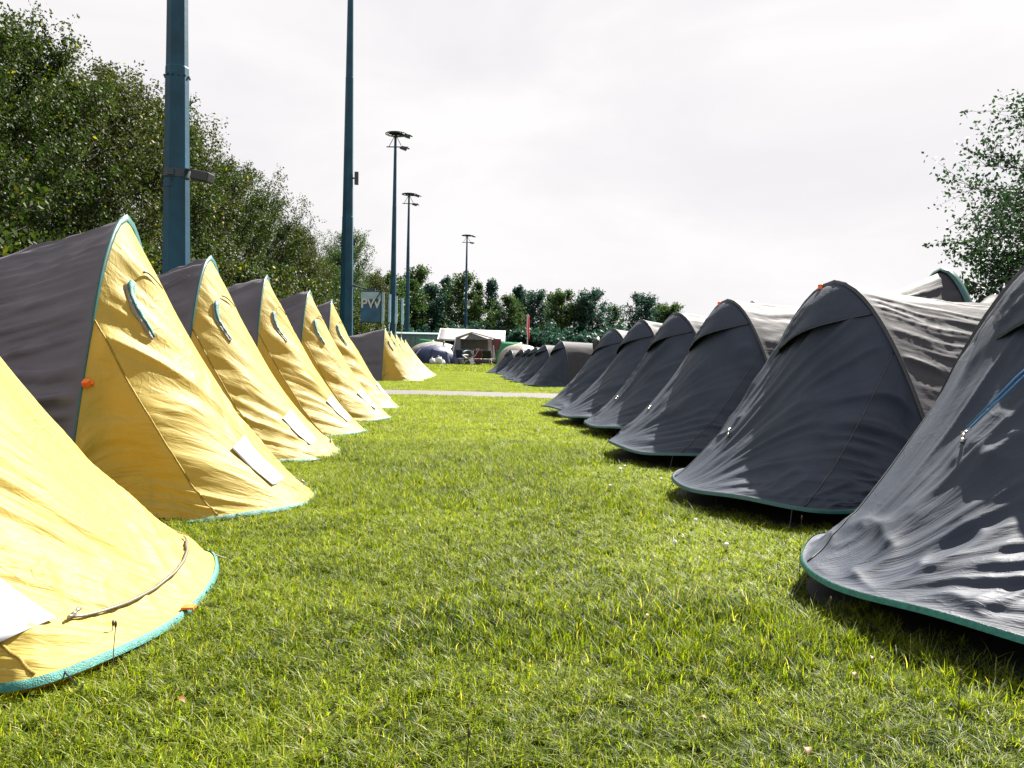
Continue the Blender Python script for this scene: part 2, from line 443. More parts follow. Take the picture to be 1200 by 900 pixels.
    for (fr, st, amp, sd) in ((4.5, .6, .040, 1), (9, 1.0, .024, 2), (17, 1.8, .011, 3), (34, 3.5, .005, 4)):
        fan = wa * (1 + 0.35 * (1 - Sg))
        mask = .35 + .8 * smooth(.3, .7, vnoise(U2 * 2, D2 * 1.1 + sd, seed + 80 + sd))
        db = db + wr * amp * (ridge(fan * fr + .15 * D2 * fr * np.sign(Bg) * .4, D2 * st, seed + 60 + sd, 2.4) - .3) * eb * mask
    for (fr, amp, sd) in ((9, .007, 5), (17, .0035, 6)):
        mask = smooth(.5, .75, vnoise(U2 * 2.6, D2 * 2, seed + 90))
        db = db + wr * amp * (ridge(wa * fr, D2 * fr * .9 + wa * 4, seed + 95 + sd, 2) - .4) * eb * mask
    B = B + nB * db[..., None] * (1.35 if style == 'yellow' else .36)
    gridobj('body', B, np.stack([U2 + seed, D2], -1), M['grey'] if style == 'yellow' else M['slatebody'], root)
    # rear closure
    q = np.linspace(0, 1, 9)
    ry, rz = B[-1, :, 1], B[-1, :, 2]
    Rr = np.stack([np.broadcast_to((-Lb - .75 * q)[:, None], (9, nb)), ry[None, :] * (1 - .35 * q[:, None]), rz[None, :] * (1 - q[:, None] ** 1.1) + .015], -1)
    gridobj('rear_panel', Rr, np.stack(np.meshgrid(ab, q), -1), M['grey'], root)
    # arch pole sleeve + binding fin
    fine = np.linspace(-1, 1, 41); fy, fz = arch_pts(fine, w, h, p)
    pts = [(0.0, y, z + 0.004) for y, z in zip(fy, fz)]
    sl_ = MB().tube(pts, 0.006 if style == 'yellow' else 0.008, 6)
    sl_.build('pole_sleeve', M['tealdk'] if style == 'yellow' else M['darkbind'], root, True)
    ty = np.gradient(fy); tz = np.gradient(fz); ln = np.hypot(ty, tz); oy, oz = -tz / ln, ty / ln
    if oz[20] < 0: oy, oz = -oy, -oz
    wd = (0.034 * (1 - smooth(.22, .5, np.abs(fine))) if style == 'yellow' else .020 * (1 - np.abs(fine) ** 6)) + .003
    G = np.stack([np.stack([0.006 + 0 * fy, fy, fz], -1), np.stack([0.004 + 0 * fy, fy + oy * wd, fz + oz * wd], -1),
                  np.stack([-0.008 + 0 * fy, fy + oy * wd * .6, fz + oz * wd * .6], -1)], 0)
    gridobj('arch_binding', G, np.stack(np.meshgrid(fine * 2, [0, .1, .2]), -1), M['tealdk'] if style == 'yellow' else M['darkbind'], root)
    if hr > 1.1:
        fy2, fz2 = arch_pts(fine, w * .88, h * hr, p)
        G2 = np.stack([np.stack([-Lb + o_ + 0 * fy2, fy2 * (1 + e_), fz2 * (1 + e_) + .02], -1) for o_, e_ in ((.05, .004), (.03, .022), (-.03, .022), (-.05, .004))], 0)
        gridobj('rear_arch_binding', G2, np.stack(np.meshgrid(fine * 2, [0, .1, .2, .3]), -1), M['tealdk'], root)
    # hem binding following the hem
    e = P[-1]; ei = np.linspace(0, na - 1, min(na, 121)).astype(int); e = e[ei]
    te = np.gradient(e, axis=0); te /= np.linalg.norm(te, axis=1, keepdims=True) + 1e-9
    on = np.stack([te[:, 1], -te[:, 0], 0 * te[:, 0]], -1)
    if on[len(on) // 2, 0] < 0: on = -on
    ruf = 0.006 * np.sin(np.arange(len(e)) * 2.1) + .004 * np.sin(np.arange(len(e)) * 3.7 + seed)
    wdt = (0.013 if style == 'yellow' else 0.009)
    e1 = e + on * .001 + np.array([0, 0, .004]); e2 = e + on * wdt * .6 + np.stack([0 * ruf, 0 * ruf, ruf * (1 if style == 'yellow' else .25)], -1)
    e3 = e + on * wdt + np.array([0, 0, -.014])
    e3[:, 2] = np.maximum(e3[:, 2], .01)
    gridobj('hem_binding', np.stack([e1, e2, e3], 0), np.stack(np.meshgrid(np.linspace(0, 3, len(e)), [0, .1, .2]), -1),
            M['teal'] if style == 'yellow' or seed == 7 else M['tealdk'], root)
    # groundsheet under the tent, black to stand in for shade below the hem
    g = np.array([[x * .985, y * .985, .014] for x, y in zip(hx[::3], hy[::3])] + [[-Lb, .5 * w, .012], [-Lb, -.5 * w, .012]])
    me = bpy.data.meshes.new('shade_groundsheet'); me.from_pydata([tuple(q_) for q_ in g], [], [tuple(range(len(g)))]); me.update()
    link('shade_groundsheet', me, M['sheet'], root)
    FOOT.append((loc[0], loc[1], rad(ang), w - .04, f + bulge - (.0 if style == 'yellow' else .02), Lb, skew))
    T.w, T.h, T.p, T.style = w, h, p, style
    if res > .65:
        for sg in (-1, 1):
            q1 = Vector(surf(T, sg * a0 * .9, 1.0)); od = Vector((q1.x, q1.y, 0)).normalized(); q2 = Vector((q1.x, q1.y, 0)) + od * .06
            MB().tube([q1, q2 + Vector((0, 0, .02))], .0022, 4).build('peg_loop', M['darkbind'], root)
            MB().tube([q2 + od * .015 + Vector((0, 0, .035)), q2 - od * .01 + Vector((0, 0, -.03))], .003, 5).build('peg', M['metal'], root)
            strip_on(T, 'seam', [(sg * a0, q_) for q_ in np.linspace(.01, .985, 40)], .007, .001, M['darkbind'] if style != 'yellow' else M['yellow'])
    return T

def surf(T, a, v, off=0.0):
    fa = np.interp(a, T.a, np.arange(len(T.a))); fv = np.interp(v, T.v, np.arange(len(T.v)))
    i, j = min(int(fv), len(T.v) - 2), min(int(fa), len(T.a) - 2); y, x = fv - i, fa - j
    P = (T.P[i, j] * (1 - x) + T.P[i, j + 1] * x) * (1 - y) + (T.P[i + 1, j] * (1 - x) + T.P[i + 1, j + 1] * x) * y
    n = T.n[i, j]
    return P + n * off

def strip_on(T, name, path, width, off, m, wob=0.0):
    """a ribbon laid along (a, v) points of the front, standing off it"""
    C = np.array([surf(T, a, v, off) for a, v in path])
    N_ = np.array([surf(T, a, v, off + .1) for a, v in path]) - C; N_ /= np.linalg.norm(N_, axis=1, keepdims=True)
    t = np.gradient(C, axis=0); t /= np.linalg.norm(t, axis=1, keepdims=True)
    sd = np.cross(t, N_)
    wd = np.asarray(width if hasattr(width, '__len__') else [width] * len(path))[:, None] / 2
    k = np.arange(len(path))[:, None]
    rows = [C - sd * wd, C + N_ * (.003 + wob * np.sin(k * 2.3)), C + sd * wd - N_ * wob * np.cos(k * 1.7)]
    G = np.stack(rows, 0)
    return gridobj(name, G, np.stack(np.meshgrid(np.linspace(0, 1, len(path)), [0, .5, 1]), -1), m, T.root, True, 0.002)

def paper_on(T, a, v, w_, h_, tilt=0.0, m=None, off=.007):
    ct, st = math.cos(tilt), math.sin(tilt)
    def pp(i, j):
        x = (i - 3) / 6 * w_; y = (j - 4) / 8 * h_; X = x * ct - y * st; Y = x * st + y * ct
        c_ = sum(surf(T, a + X / 1.05 + dx, min(v - Y / 1.35 + dy, .99), 0) for dx in (-.03, 0, .03) for dy in (-.03, 0, .03)) / 9
        nn_ = T.n[min(int(v * len(T.v)), len(T.v) - 1), int((a + 1) / 2 * (len(T.a) - 1))]
        return c_ + nn_ * (off + .002 * math.sin(i * 1.1 + j))
    g = [[pp(i, j) for i in range(7)] for j in range(9)]
    return gridobj('paper_sheet', np.array(g), np.stack(np.meshgrid(np.linspace(0, 1, 7), np.linspace(0, 1, 9)), -1), m or M['white'], T.root, True, .0015)

def toggle_on(T, a, v, ln=.05, ang=0.0):
    c0 = Vector(surf(T, a, v, .012)); dn = Vector(surf(T, a, min(v + .05, .99), .012)) - c0; dn.normalize()
    lat = Vector(surf(T, a + .04, v, .012)) - c0; lat.normalize()
    dr = (dn * math.cos(ang) + lat * math.sin(ang)).normalized()
    b = MB(); b.tube([c0, c0 + dr * ln * .35], .006, 6); b.tube([c0 + dr * ln * .45, c0 + dr * ln], [.004, .007], 6)
    b.tube([c0 + dr * ln * .3, c0 + dr * ln * .55], .0025, 5); b.tube([c0 - dr * .01 - lat * .012, c0 - dr * .01 + lat * .012], .004, 5)
    b.build('zip_puller', M['metal'], T.root, True)

def vent_slit(T, a=-.20, v0=.115, v1=.26):
    """pale edged slit with teal lining hooked over at its top (yellow tents)"""
    n = 14; P1 = [(a + .06 * (1 - i / 5.) ** 2 * (1 if i < 5 else 0) , v0 + (.0 if i < 2 else (v1 - v0) * (i - 1) / (n - 2.))) for i in range(n)]
    strip_on(T, 'vent_edge', [(q[0] - .012, q[1]) for q in P1], [.05 - .035 * i / n for i in range(n)], .005, M['cream'])
    strip_on(T, 'vent_lining', P1, [.036 - .026 * i / n for i in range(n)], .011, M['teal'], .003)
    strip_on(T, 'vent_slot_shade', [(a + .12 + .07 * i / 6., v0 + .012 + .07 * (i / 6.) ** 1.6) for i in range(7)], [.008, .012, .014, .014, .012, .008, .005], .014, M['sheet'])  # black strip painted in for the shade inside the open slot

def vent_hood(T, uL=-.50, uR=.22, out_=.035, m=None):
    """slack hood hanging from the arch top over the door (slate tents)"""
    na, nt_ = 31, 15
    A = np.linspace(uL, uR, na); y, z = arch_pts(A, T.w, T.h, T.p)
    t = np.linspace(0, 1, nt_)
    k = (A - uL) / (uR - uL)
    yl = y[0] + (y[-1] - y[0]) * k; zl = z[0] + (z[-1] - z[0]) * k
    zl = zl + .015 * np.sin(PI * k)
    drop = (z - zl)
    X = np.zeros((nt_, na)); Y = np.zeros((nt_, na)); Z = np.zeros((nt_, na))
    for i, q in enumerate(t):
        X[i] = .012 + (drop * .80 + out_ * np.sin(PI * k) ** .7) * q ** .85
        Y[i] = y + (yl - y) * q; Z[i] = z - drop * q
    Kk, Tt = np.meshgrid(k, t)
    X += .022 * (ridge(Kk * 6, Tt * 3 + Kk * 3, 5) - .4) * np.sin(PI * Kk) * smooth(0, .2, Tt) + .005 * ridge(Kk * 14 + Tt * 3, Tt * 6, 9) * np.sin(PI * Kk)
    P = np.stack([X, Y, Z], -1)
    o = gridobj('vent_hood', P, np.stack([Kk, Tt * .5], -1), m or M['slate'], T.root, True, .003)
    e = P[-1]; b = MB().tube([tuple(q) for q in e], .005, 5); b.build('hood_edge', M['darkbind'], T.root, True)
    return o

def top_tab(T, a=-.06, m=None, s=.022):
    y, z = arch_pts(np.array([a]), T.w, T.h, T.p)
    MB().box((.016, float(y[0]), float(z[0]) + .012), (.012, s * 1.4, s * 1.3)).build('orange_tab', m or M['orange'], T.root, bevel=.003)
def leg_tab(T, a):
    y, z = arch_pts(np.array([a]), T.w, T.h, T.p); y = float(y[0]); z = float(z[0])
    b = MB(); b.box((.02, y - .005, z), (.03, .035, .03), Matrix.Rotation(.5, 3, 'X')); b.box((.035, y + .02, z - .004), (.02, .04, .018), Matrix.Rotation(-.4, 3, 'X'))
    b.build('orange_tab', M['orange'], T.root, bevel=.003)
def hem_tab(T, a):
    q0 = Vector(surf(T, a, 1.0, .006)); q1 = Vector(surf(T, a + .03, 1.0, .006)); d_ = (q1 - q0).normalized()
    b = MB(); b.box(q0 + Vector((.012, 0, .004)), (.035, .035, .006), Matrix.Rotation(math.atan2(d_.y, d_.x), 3, 'Z')); b.build('orange_tab', M['orange'], T.root)

# --- left row, yellow fronts towards the aisle
GY = 'yellow-fronted tents along the left of the grass aisle'
LT = []
left = [  # x(arch), y, angle, h, seed, res
    (-1.93, 2.36, 3, 1.42, 11, 1.6, 'nearest yellow-fronted tent at the lower left edge, large white paper sheet on its front'),
    (-1.99, 4.22, 3, 1.43, 23, 1.6, 'yellow-fronted tent with the orange tab on its shaded side, tallest arch in view'),
    (-2.26, 6.12, 1, 1.44, 37, 1.1, 'yellow-fronted tent directly below the thick blue mast, second arch from the left'),
    (-2.36, 7.85, 5, 1.46, 41, .9, 'yellow-fronted tent between the thick mast and the thinner mast, third arch from the left'),
    (-2.36, 9.5, 1, 1.44, 53, .7, 'yellow-fronted tent with the fourth arch from the left, partly hidden by the third'),
    (-2.50, 11.3, 6, 1.45, 67, .6, 'last yellow-fronted tent before the gravel path, below the second mast'),
]
for i, (x, y, an, h, sd, rs, lb) in enumerate(left):
    T = make_tent('yellow_tent', (x, y, 0), an, lb, GY, 'yellow', h=h, w=.66, f=.62 if i else .85, c=.56 if i else .61, bulge=.33 if i else .13, a0=.40, p=1.75,
                  Lb=2.0, hs=.86, hr=.72, hemz=.018 if i else .035, seed=sd, res=rs, wr=1.0)
    vent_slit(T)
    if i: paper_on(T, -.12 if i != 5 else -.05, .775, .14, .26, .12)
    else: paper_on(T, -.385, .775, .16, .28, .10, off=.012)
    if i == 0:
        strip_on(T, 'zip', [(.34 - .62 * k / 16., .885 + .03 * math.sin(k / 16. * PI)) for k in range(17)], .010, .008, M['zip'])
        toggle_on(T, -.27, .885, .05, 1.9); hem_tab(T, -.02)
    elif i < 4:
        strip_on(T, 'zip', [(.30 - .16 * k / 8., .92 + .02 * math.sin(k / 8. * PI)) for k in range(9)], .008, .008, M['zip'])
        toggle_on(T, .14, .93, .035, 1.9)
    if i == 1: leg_tab(T, -.60)
    LT.append(T)
GY2 = 'yellow-fronted tents of the left row beyond the path'
y0 = 20.9
for i in range(5):
    yy = y0 + i * 2.35
    lb = ('first yellow-fronted tent beyond the gravel path, its broad grey body showing',
          'small yellow-fronted tent right behind the first one beyond the path',
          'small yellow-fronted tent in the middle of the five beyond the path',
          'small yellow-fronted tent, last but one towards the blue dome tent',
          'smallest yellow-fronted tent at the far end of the left row')[i]
    T = make_tent('yellow_tent', (-3.33 - .03 * i, 21.4 + 1.25 * i, 0), 2, lb, GY2, 'yellow', h=(1.34, 1.30, 1.24, 1.17, 1.12)[i], w=.66, f=.6, c=.57, bulge=.42, a0=.4, p=1.8, Lb=2.2, hs=.9, hr=.75, hemz=.02, seed=100 + i * 7, res=.35)
    if i < 3: vent_slit(T)

# --- right row, slate fronts turned a little towards the camera
GR = 'slate grey tents along the right of the grass aisle'
right = [  # x, y, angle, h, seed, res, rear height factor
    (2.07, 2.99, 208, 1.27, 7, 2.3, 1.0, 'nearest slate grey tent in the lower right corner, with bright teal hem and blue cord'),
    (1.85, 4.75, 208, 1.235, 19, 2.0, 1.0, 'slate grey tent with orange tab on its arch, biggest whole front in the right row'),
    (1.72, 6.6, 205, 1.245, 29, 1.1, 1.3, 'slate grey tent with small red tab at its peak, second whole front from the right'),
    (1.68, 8.45, 208, 1.23, 31, .9, 1.0, 'slate grey tent with slack hood, fourth front from the right edge'),
    (1.50, 9.6, 203, 1.20, 43, .7, 1.0, 'slate grey tent with peak against the far trees, fifth front from the right edge'),
    (1.33, 10.95, 208, 1.13, 59, .6, 1.4, 'slate grey tent last before the path on the right, dark rolled bundle at its arch'),
]
for i, (x, y, an, h, sd, rs, hr, lb) in enumerate(right):
    T = make_tent('grey_tent', (x, y, 0), an, lb, GR, 'slate', h=h, w=.79, f=.92 if i else 1.08, c=.47, bulge=.12, a0=.38, p=1.78, skew=.22,
                  Lb=2.5, hs=.93, hr=hr, hemz=.12, seed=sd, res=rs, wr=1.35)
    vent_hood(T)
    if i in (1, 2): top_tab(T)
    if i in (0, 1, 2, 3): toggle_on(T, -.22 if i else -.12, .62 if i else .50, .05, .3)
    if i == 5:
        c0 = Vector((.05, -.22, h - .22)); b = MB()
        b.tube([c0 + Vector((.02, .02, -.1)), c0 + Vector((.05, 0, -.02)), c0 + Vector((.06, 0, .06)), c0 + Vector((.02, -.02, .12))], [.03, .06, .055, .02], 8)
        b.build('rolled_door', M['sheet'], T.root, True)
    LT.append(T)
    if i == 0:   # guy cord with clips on the nearest front
        T0 = T
for x, y, an, h, lb in ((5.9, 10.1, 28, 1.62, 'slate grey tent of the back row, its roof rising behind the two nearest right tents'),
                        (5.6, 12.6, 26, 1.55, 'slate grey tent of the back row, a low roof far behind the right row')):
    make_tent('grey_tent', (x, y, 0), an, lb, 'slate grey tents facing away behind the right row', 'slate', h=h, w=.72, f=.9, c=.45, bulge=.1, a0=.36, p=1.9,
              Lb=1.5, hs=.9, hr=.72, hemz=.05, seed=int(300 + y), res=.6, wr=1.2)
GR2 = 'slate grey tents of the right row beyond the path'
xs = [(1.15, 19.7), (.82, 21.6), (.65, 23.6), (.49, 25.5), (.3, 29.0), (-.1, 30.4)]
for i, (x, y) in enumerate(xs):
    lb = ('first slate grey tent beyond the gravel path, with a wide pale-topped body',
          'small slate grey tent second in the right row beyond the path',
          'small slate grey tent third in the right row beyond the path',
          'small slate grey tent fourth in the right row beyond the path',
          'small slate grey tent last but one, near the big canopy',
          'smallest slate grey tent at the far left end of the right row')[i]
    T = make_tent('grey_tent', (x, y, 0), 200, lb, GR2, 'slate', h=(1.08, 1.0, .95, .92, .9, .88)[i], w=.64, f=.78, c=.45, Lb=3.2 if i == 0 else 2.2, hs=.96, hr=1.0, hemz=.05, seed=200 + i * 9, res=.35)
    vent_hood(T)

# ------------------------------------------------------------------ guy cord on the nearest slate tent
pA = Vector(surf(T0, -.11, .49, .02)); pB = Vector(surf(T0, -.03, .38, .04)); pC = Vector(surf(T0, .12, .16, .08))
b = MB(); b.tube([pA, pB, pC], .0035, 6); b.tube([pA + Vector((.0, .012, .0)), pB + Vector((0, .02, 0)), pC + Vector((0, .03, 0))], .003, 6)
b.build('guy_cord', M['blue'], T0.root, True)

# ------------------------------------------------------------------ ground
def ground_mat():
    m, N, K = mat('lawn_soil')
    o = N.new('ShaderNodeOutputMaterial'); b = N.new('ShaderNodeBsdfPrincipled'); b.inputs['Roughness'].default_value = .95; b.inputs['Specular IOR Level'].default_value = 0.05
    t = N.new('ShaderNodeTexCoord')
    n = N.new('ShaderNodeTexNoise'); n.inputs['Scale'].default_value = 14; n.inputs['Detail'].default_value = 10; n.inputs['Roughness'].default_value = .7
    r = N.new('ShaderNodeValToRGB')
    r.color_ramp.elements[0].position = .35; r.color_ramp.elements[0].color = (.007, .014, .003, 1)
    r.color_ramp.elements[1].position = .68; r.color_ramp.elements[1].color = (.055, .075, .008, 1)
    n2 = N.new('ShaderNodeTexNoise'); n2.inputs['Scale'].default_value = .5; n2.inputs['Detail'].default_value = 4
    mxx = N.new('ShaderNodeMix'); mxx.data_type = 'RGBA'; mxx.blend_type = 'MULTIPLY'; mxx.inputs['Factor'].default_value = .6
    r2_ = N.new('ShaderNodeValToRGB'); r2_.color_ramp.elements[0].color = (.7, .8, .6, 1); r2_.color_ramp.elements[1].color = (1.2, 1.1, .9, 1)
    K.new(t.outputs['Object'], n.inputs['Vector']); K.new(t.outputs['Object'], n2.inputs['Vector'])
    K.new(n.outputs['Fac'], r.inputs[0]); K.new(n2.outputs['Fac'], r2_.inputs[0])
    K.new(r.outputs[0], mxx.inputs['A']); K.new(r2_.outputs[0], mxx.inputs['B'])
    K.new(mxx.outputs['Result'], b.inputs['Base Color'])
    bp = N.new('ShaderNodeBump'); bp.inputs['Distance'].default_value = .03; K.new(n.outputs['Fac'], bp.inputs['Height']); K.new(bp.outputs[0], b.inputs['Normal'])
    K.new(b.outputs[0], o.inputs['Surface'])
    return m
me = bpy.data.meshes.new('ground'); R_ = 900
me.from_pydata([(-R_, -R_, 0), (R_, -R_, 0), (R_, R_, 0), (-R_, R_, 0)], [], [(0, 1, 2, 3)]); me.update()
tag(link('ground', me, ground_mat()), kind='structure')

# gravel path crossing between the two fields, slightly sunken ragged edges
PA = np.array([-60., 18.2]); PB = np.array([60., 12.6])
def pathmat():
    m, N, K = mat('path_gravel')
    o = N.new('ShaderNodeOutputMaterial'); b = N.new('ShaderNodeBsdfPrincipled'); b.inputs['Roughness'].default_value = .85
    t = N.new('ShaderNodeTexCoord'); v_ = N.new('ShaderNodeTexVoronoi'); v_.inputs['Scale'].default_value = 45
    r = N.new('ShaderNodeValToRGB'); r.color_ramp.elements[0].color = (.055, .050, .048, 1); r.color_ramp.elements[1].color = (.115, .104, .10, 1)
    K.new(t.outputs['Object'], v_.inputs['Vector']); K.new(v_.outputs['Color'], r.inputs[0]); K.new(r.outputs[0], b.inputs['Base Color'])
    bp = N.new('ShaderNodeBump'); bp.inputs['Distance'].default_value = .01; K.new(v_.outputs['Distance'], bp.inputs['Height']); K.new(bp.outputs[0], b.inputs['Normal'])
    K.new(b.outputs[0], o.inputs['Surface']); return m
k = 400; tt = np.linspace(0, 1, k)[:, None]; cen = PA + (PB - PA) * tt; dr = (PB - PA) / np.linalg.norm(PB - PA); nn = np.array([-dr[1], dr[0]])
e0 = cen - nn * (.86 + .10 * (vnoise(tt * 160, tt * 0, 3) - .5)); e1 = cen + nn * (.86 + .10 * (vnoise(tt * 150, tt * 0, 9) - .5))
V = np.concatenate([np.c_[e0, np.full(k, .008)], np.c_[e1, np.full(k, .008)]]); i_ = np.arange(k - 1)
tag(link('path', npmesh('path', V, np.stack([i_, i_ + 1, i_ + 1 + k, i_ + k], -1)), pathmat()), kind='structure')

# ------------------------------------------------------------------ grass
rng = np.random.default_rng(5)
def blades(n, size, hmin, hmax, wid, seg=3, lean=.9, tall=0.0, clump=0, tm=.5, sd=.28):
    """grass blades as curved strips -> V, F, tint"""
    x = rng.uniform(-size / 2, size / 2, n); y = rng.uniform(-size / 2, size / 2, n)
    if clump:
        cx = rng.uniform(-size / 2, size / 2, clump); cy = rng.uniform(-size / 2, size / 2, clump); kk = rng.integers(0, clump, n)
        pick = rng.random(n) < .45
        x = np.where(pick, cx[kk] + rng.normal(0, size * .035, n), x); y = np.where(pick, cy[kk] + rng.normal(0, size * .035, n), y)
    th = rng.uniform(0, 2 * PI, n); h_ = rng.uniform(hmin, hmax, n) * (1 + tall * (rng.random(n) < .06))
    ln = rng.uniform(.15, lean, n) * h_ ; w_ = wid * rng.uniform(.6, 1.3, n)
    f_ = th + rng.normal(0, .5, n) + PI / 2
    V = []
    for s_ in range(seg + 1):
        q = s_ / seg; wq = w_ * (1 - q) ** .7 * .5
        zx = h_ * (q - .25 * q * q * (ln / h_)); off = ln * q * q
        px_ = x + np.cos(th) * off; py_ = y + np.sin(th) * off
        if s_ < seg:
            V.append(np.stack([px_ - np.cos(f_) * wq, py_ - np.sin(f_) * wq, zx], -1)); V.append(np.stack([px_ + np.cos(f_) * wq, py_ + np.sin(f_) * wq, zx], -1))
        else: V.append(np.stack([px_, py_, zx], -1))
    V = np.stack(V, 1); m_ = V.shape[1]; base = np.arange(n)[:, None] * m_
    q4 = []
    for s_ in range(seg - 1): q4.append(base + np.array([[2 * s_, 2 * s_ + 1, 2 * s_ + 3, 2 * s_ + 2]]))
    t3 = base + np.array([[2 * seg - 2, 2 * seg - 1, 2 * seg]])
    tint = np.clip(rng.normal(tm - .04, sd, n), 0, .88); tint = np.where(rng.random(n) < .07, 1.0, tint)
    tint = np.where(rng.random(n) < .10, .86, tint)
    return V.reshape(-1, 3), [np.concatenate(q4), t3], np.repeat(tint, m_)

def clover(n, size):
    """small round leaves lying among the blades"""
    x = rng.uniform(-size / 2, size / 2, n); y = rng.uniform(-size / 2, size / 2, n); z = rng.uniform(.008, .024, n); r_ = rng.uniform(.0025, .0052, n)
    V = []; tilt = rng.normal(0, .5, (n, 2))
    for k_ in range(5):
        q = 2 * PI * k_ / 5; V.append(np.stack([x + r_ * math.cos(q), y + r_ * math.sin(q), z + r_ * (math.cos(q) * tilt[:, 0] + math.sin(q) * tilt[:, 1])], -1))
    V = np.stack(V, 1); F = np.arange(n)[:, None] * 5 + np.arange(5)[None]
    return V.reshape(-1, 3), [F], np.repeat(rng.uniform(.25, .75, n), 5)

def combine(parts):
    Vs, Fs, Ts, b_ = [], [], [], 0
    for V, F, t in parts:
        Vs.append(V); Fs += [f + b_ for f in F]; Ts.append(t); b_ += len(V)
    return np.concatenate(Vs), Fs, np.concatenate(Ts)

def patch(name, size, parts):
    V, F, t = combine(parts)
    bymax = {}
    for f in F: bymax.setdefault(f.shape[1], []).append(f)
    me = npmesh(name, V, [np.concatenate(v) for v in bymax.values()], tint=t)
    me.materials.append(M['blade']); me.materials.append(M['clover'])
    me.polygons.foreach_set('material_index', [1 if p.loop_total == 5 else 0 for p in me.polygons])
    return bpy.data.objects.new(name, me)          # source only, never linked

def scatter(name, sources, pts, rots, scl, kind_idx):
    """one mesh of points whose geometry nodes place the grass patches"""
    me = bpy.data.meshes.new(name); me.vertices.add(len(pts)); me.vertices.foreach_set('co', np.asarray(pts, np.float32).ravel())
    for nm, ty, val in (('rot', 'FLOAT', rots), ('scl', 'FLOAT', scl), ('idx', 'INT', kind_idx)):
        at = me.attributes.new(nm, ty, 'POINT'); at.data.foreach_set('value', np.asarray(val, np.float32 if ty == 'FLOAT' else np.int32))
    me.update()
    o = bpy.data.objects.new(name, me); COL.objects.link(o)
    g = bpy.data.node_groups.new(name, 'GeometryNodeTree')
    g.interface.new_socket('Geometry', in_out='INPUT', socket_type='NodeSocketGeometry'); g.interface.new_socket('Geometry', in_out='OUTPUT', socket_type='NodeSocketGeometry')
    gi = g.nodes.new('NodeGroupInput'); go = g.nodes.new('NodeGroupOutput')
    iop = g.nodes.new('GeometryNodeInstanceOnPoints'); iop.inputs['Pick Instance'].default_value = True
    g2i = g.nodes.new('GeometryNodeGeometryToInstance')
    for s_ in reversed(sources):
        oi = g.nodes.new('GeometryNodeObjectInfo'); oi.inputs['Object'].default_value = s_; oi.inputs['As Instance'].default_value = True
        g.links.new(oi.outputs['Geometry'], g2i.inputs[0])
    def attr(nm, ty):
        a_ = g.nodes.new('GeometryNodeInputNamedAttribute'); a_.data_type = ty; a_.inputs['Name'].default_value = nm; return a_.outputs['Attribute']
    cx_ = g.nodes.new('ShaderNodeCombineXYZ'); g.links.new(attr('rot', 'FLOAT'), cx_.inputs['Z'])
    g.links.new(gi.outputs[0], iop.inputs['Points']); g.links.new(g2i.outputs[0], iop.inputs['Instance'])
    g.links.new(attr('idx', 'INT'), iop.inputs['Instance Index']); g.links.new(cx_.outputs[0], iop.inputs['Rotation'])
    g.links.new(attr('scl', 'FLOAT'), iop.inputs['Scale']); g.links.new(iop.outputs[0], go.inputs[0])
    md = o.modifiers.new('scatter', 'NODES'); md.node_group = g
    return o

def infoot(x, y, pad=0.0):
    r_ = np.zeros(len(x), bool)
    for fx, fy, an, w_, f_, Lb_, sk_ in FOOT:
        dx, dy = x - fx, y - fy; lx = dx * math.cos(an) + dy * math.sin(an); ly = -dx * math.sin(an) + dy * math.cos(an)
        taper = np.where(lx > 0, 1 - .30 * lx / f_, 1.0); ly = ly - sk_ * np.clip(lx / f_, 0, 1)
        r_ |= (lx < f_ - pad) & (lx > -Lb_) & (np.abs(ly) < (w_ - pad) * taper)
    return r_
def onpath(x, y, pad=.82):
    d_ = np.abs((x - PA[0]) * nn[0] + (y - PA[1]) * nn[1]); return d_ < pad

# near lawn: 16 cm patches
near = [patch('grass_patch', .2, [blades(850, .22, .010, .035, .0026, 3, 1.8, .6, 6, tm), clover(40, .2)]) for tm in (.35, .5, .6, .72, .8)]
near += [patch('grass_patch', .2, [blades(700, .22, .018, .052, .0027, 3, 1.2, .6, 4, tm), clover(20, .2)]) for tm in (.2, .35, .5)]
st = .15
gx, gy = np.meshgrid(np.arange(-2.6, 3.6, st), np.arange(1.15, 7.2, st)); gx = gx.ravel(); gy = gy.ravel()
gx = gx + rng.uniform(-.05, .05, len(gx)); gy = gy + rng.uniform(-.05, .05, len(gy))
ok = (np.abs(gx) < gy * .70 + .3) & ~infoot(gx, gy, .05)
gx, gy = gx[ok], gy[ok]
cl = vnoise(gx * 1.3, gy * 1.3, 77)
c2_ = vnoise(gx * 3.1 + 9, gy * 3.1, 91) * .6 + vnoise(gx * .9, gy * .9, 92) * .4
idx = np.where(cl > .62, 5 + np.clip((c2_ * 3 + rng.normal(0, .4, len(gx))).astype(int), 0, 2), np.clip((c2_ * 6 - .6 + rng.normal(0, .8, len(gx))).astype(int), 0, 4))
scl = .84 + .5 * vnoise(gx * 2.2, gy * 2.2, 78)
tag(scatter('lawn_grass', near, np.c_[gx, gy, np.zeros(len(gx))], rng.uniform(0, 6.28, len(gx)), scl, idx),
    'short sunlit green grass of the aisle between the two tent rows, nearest part', 'grass', kind='stuff')
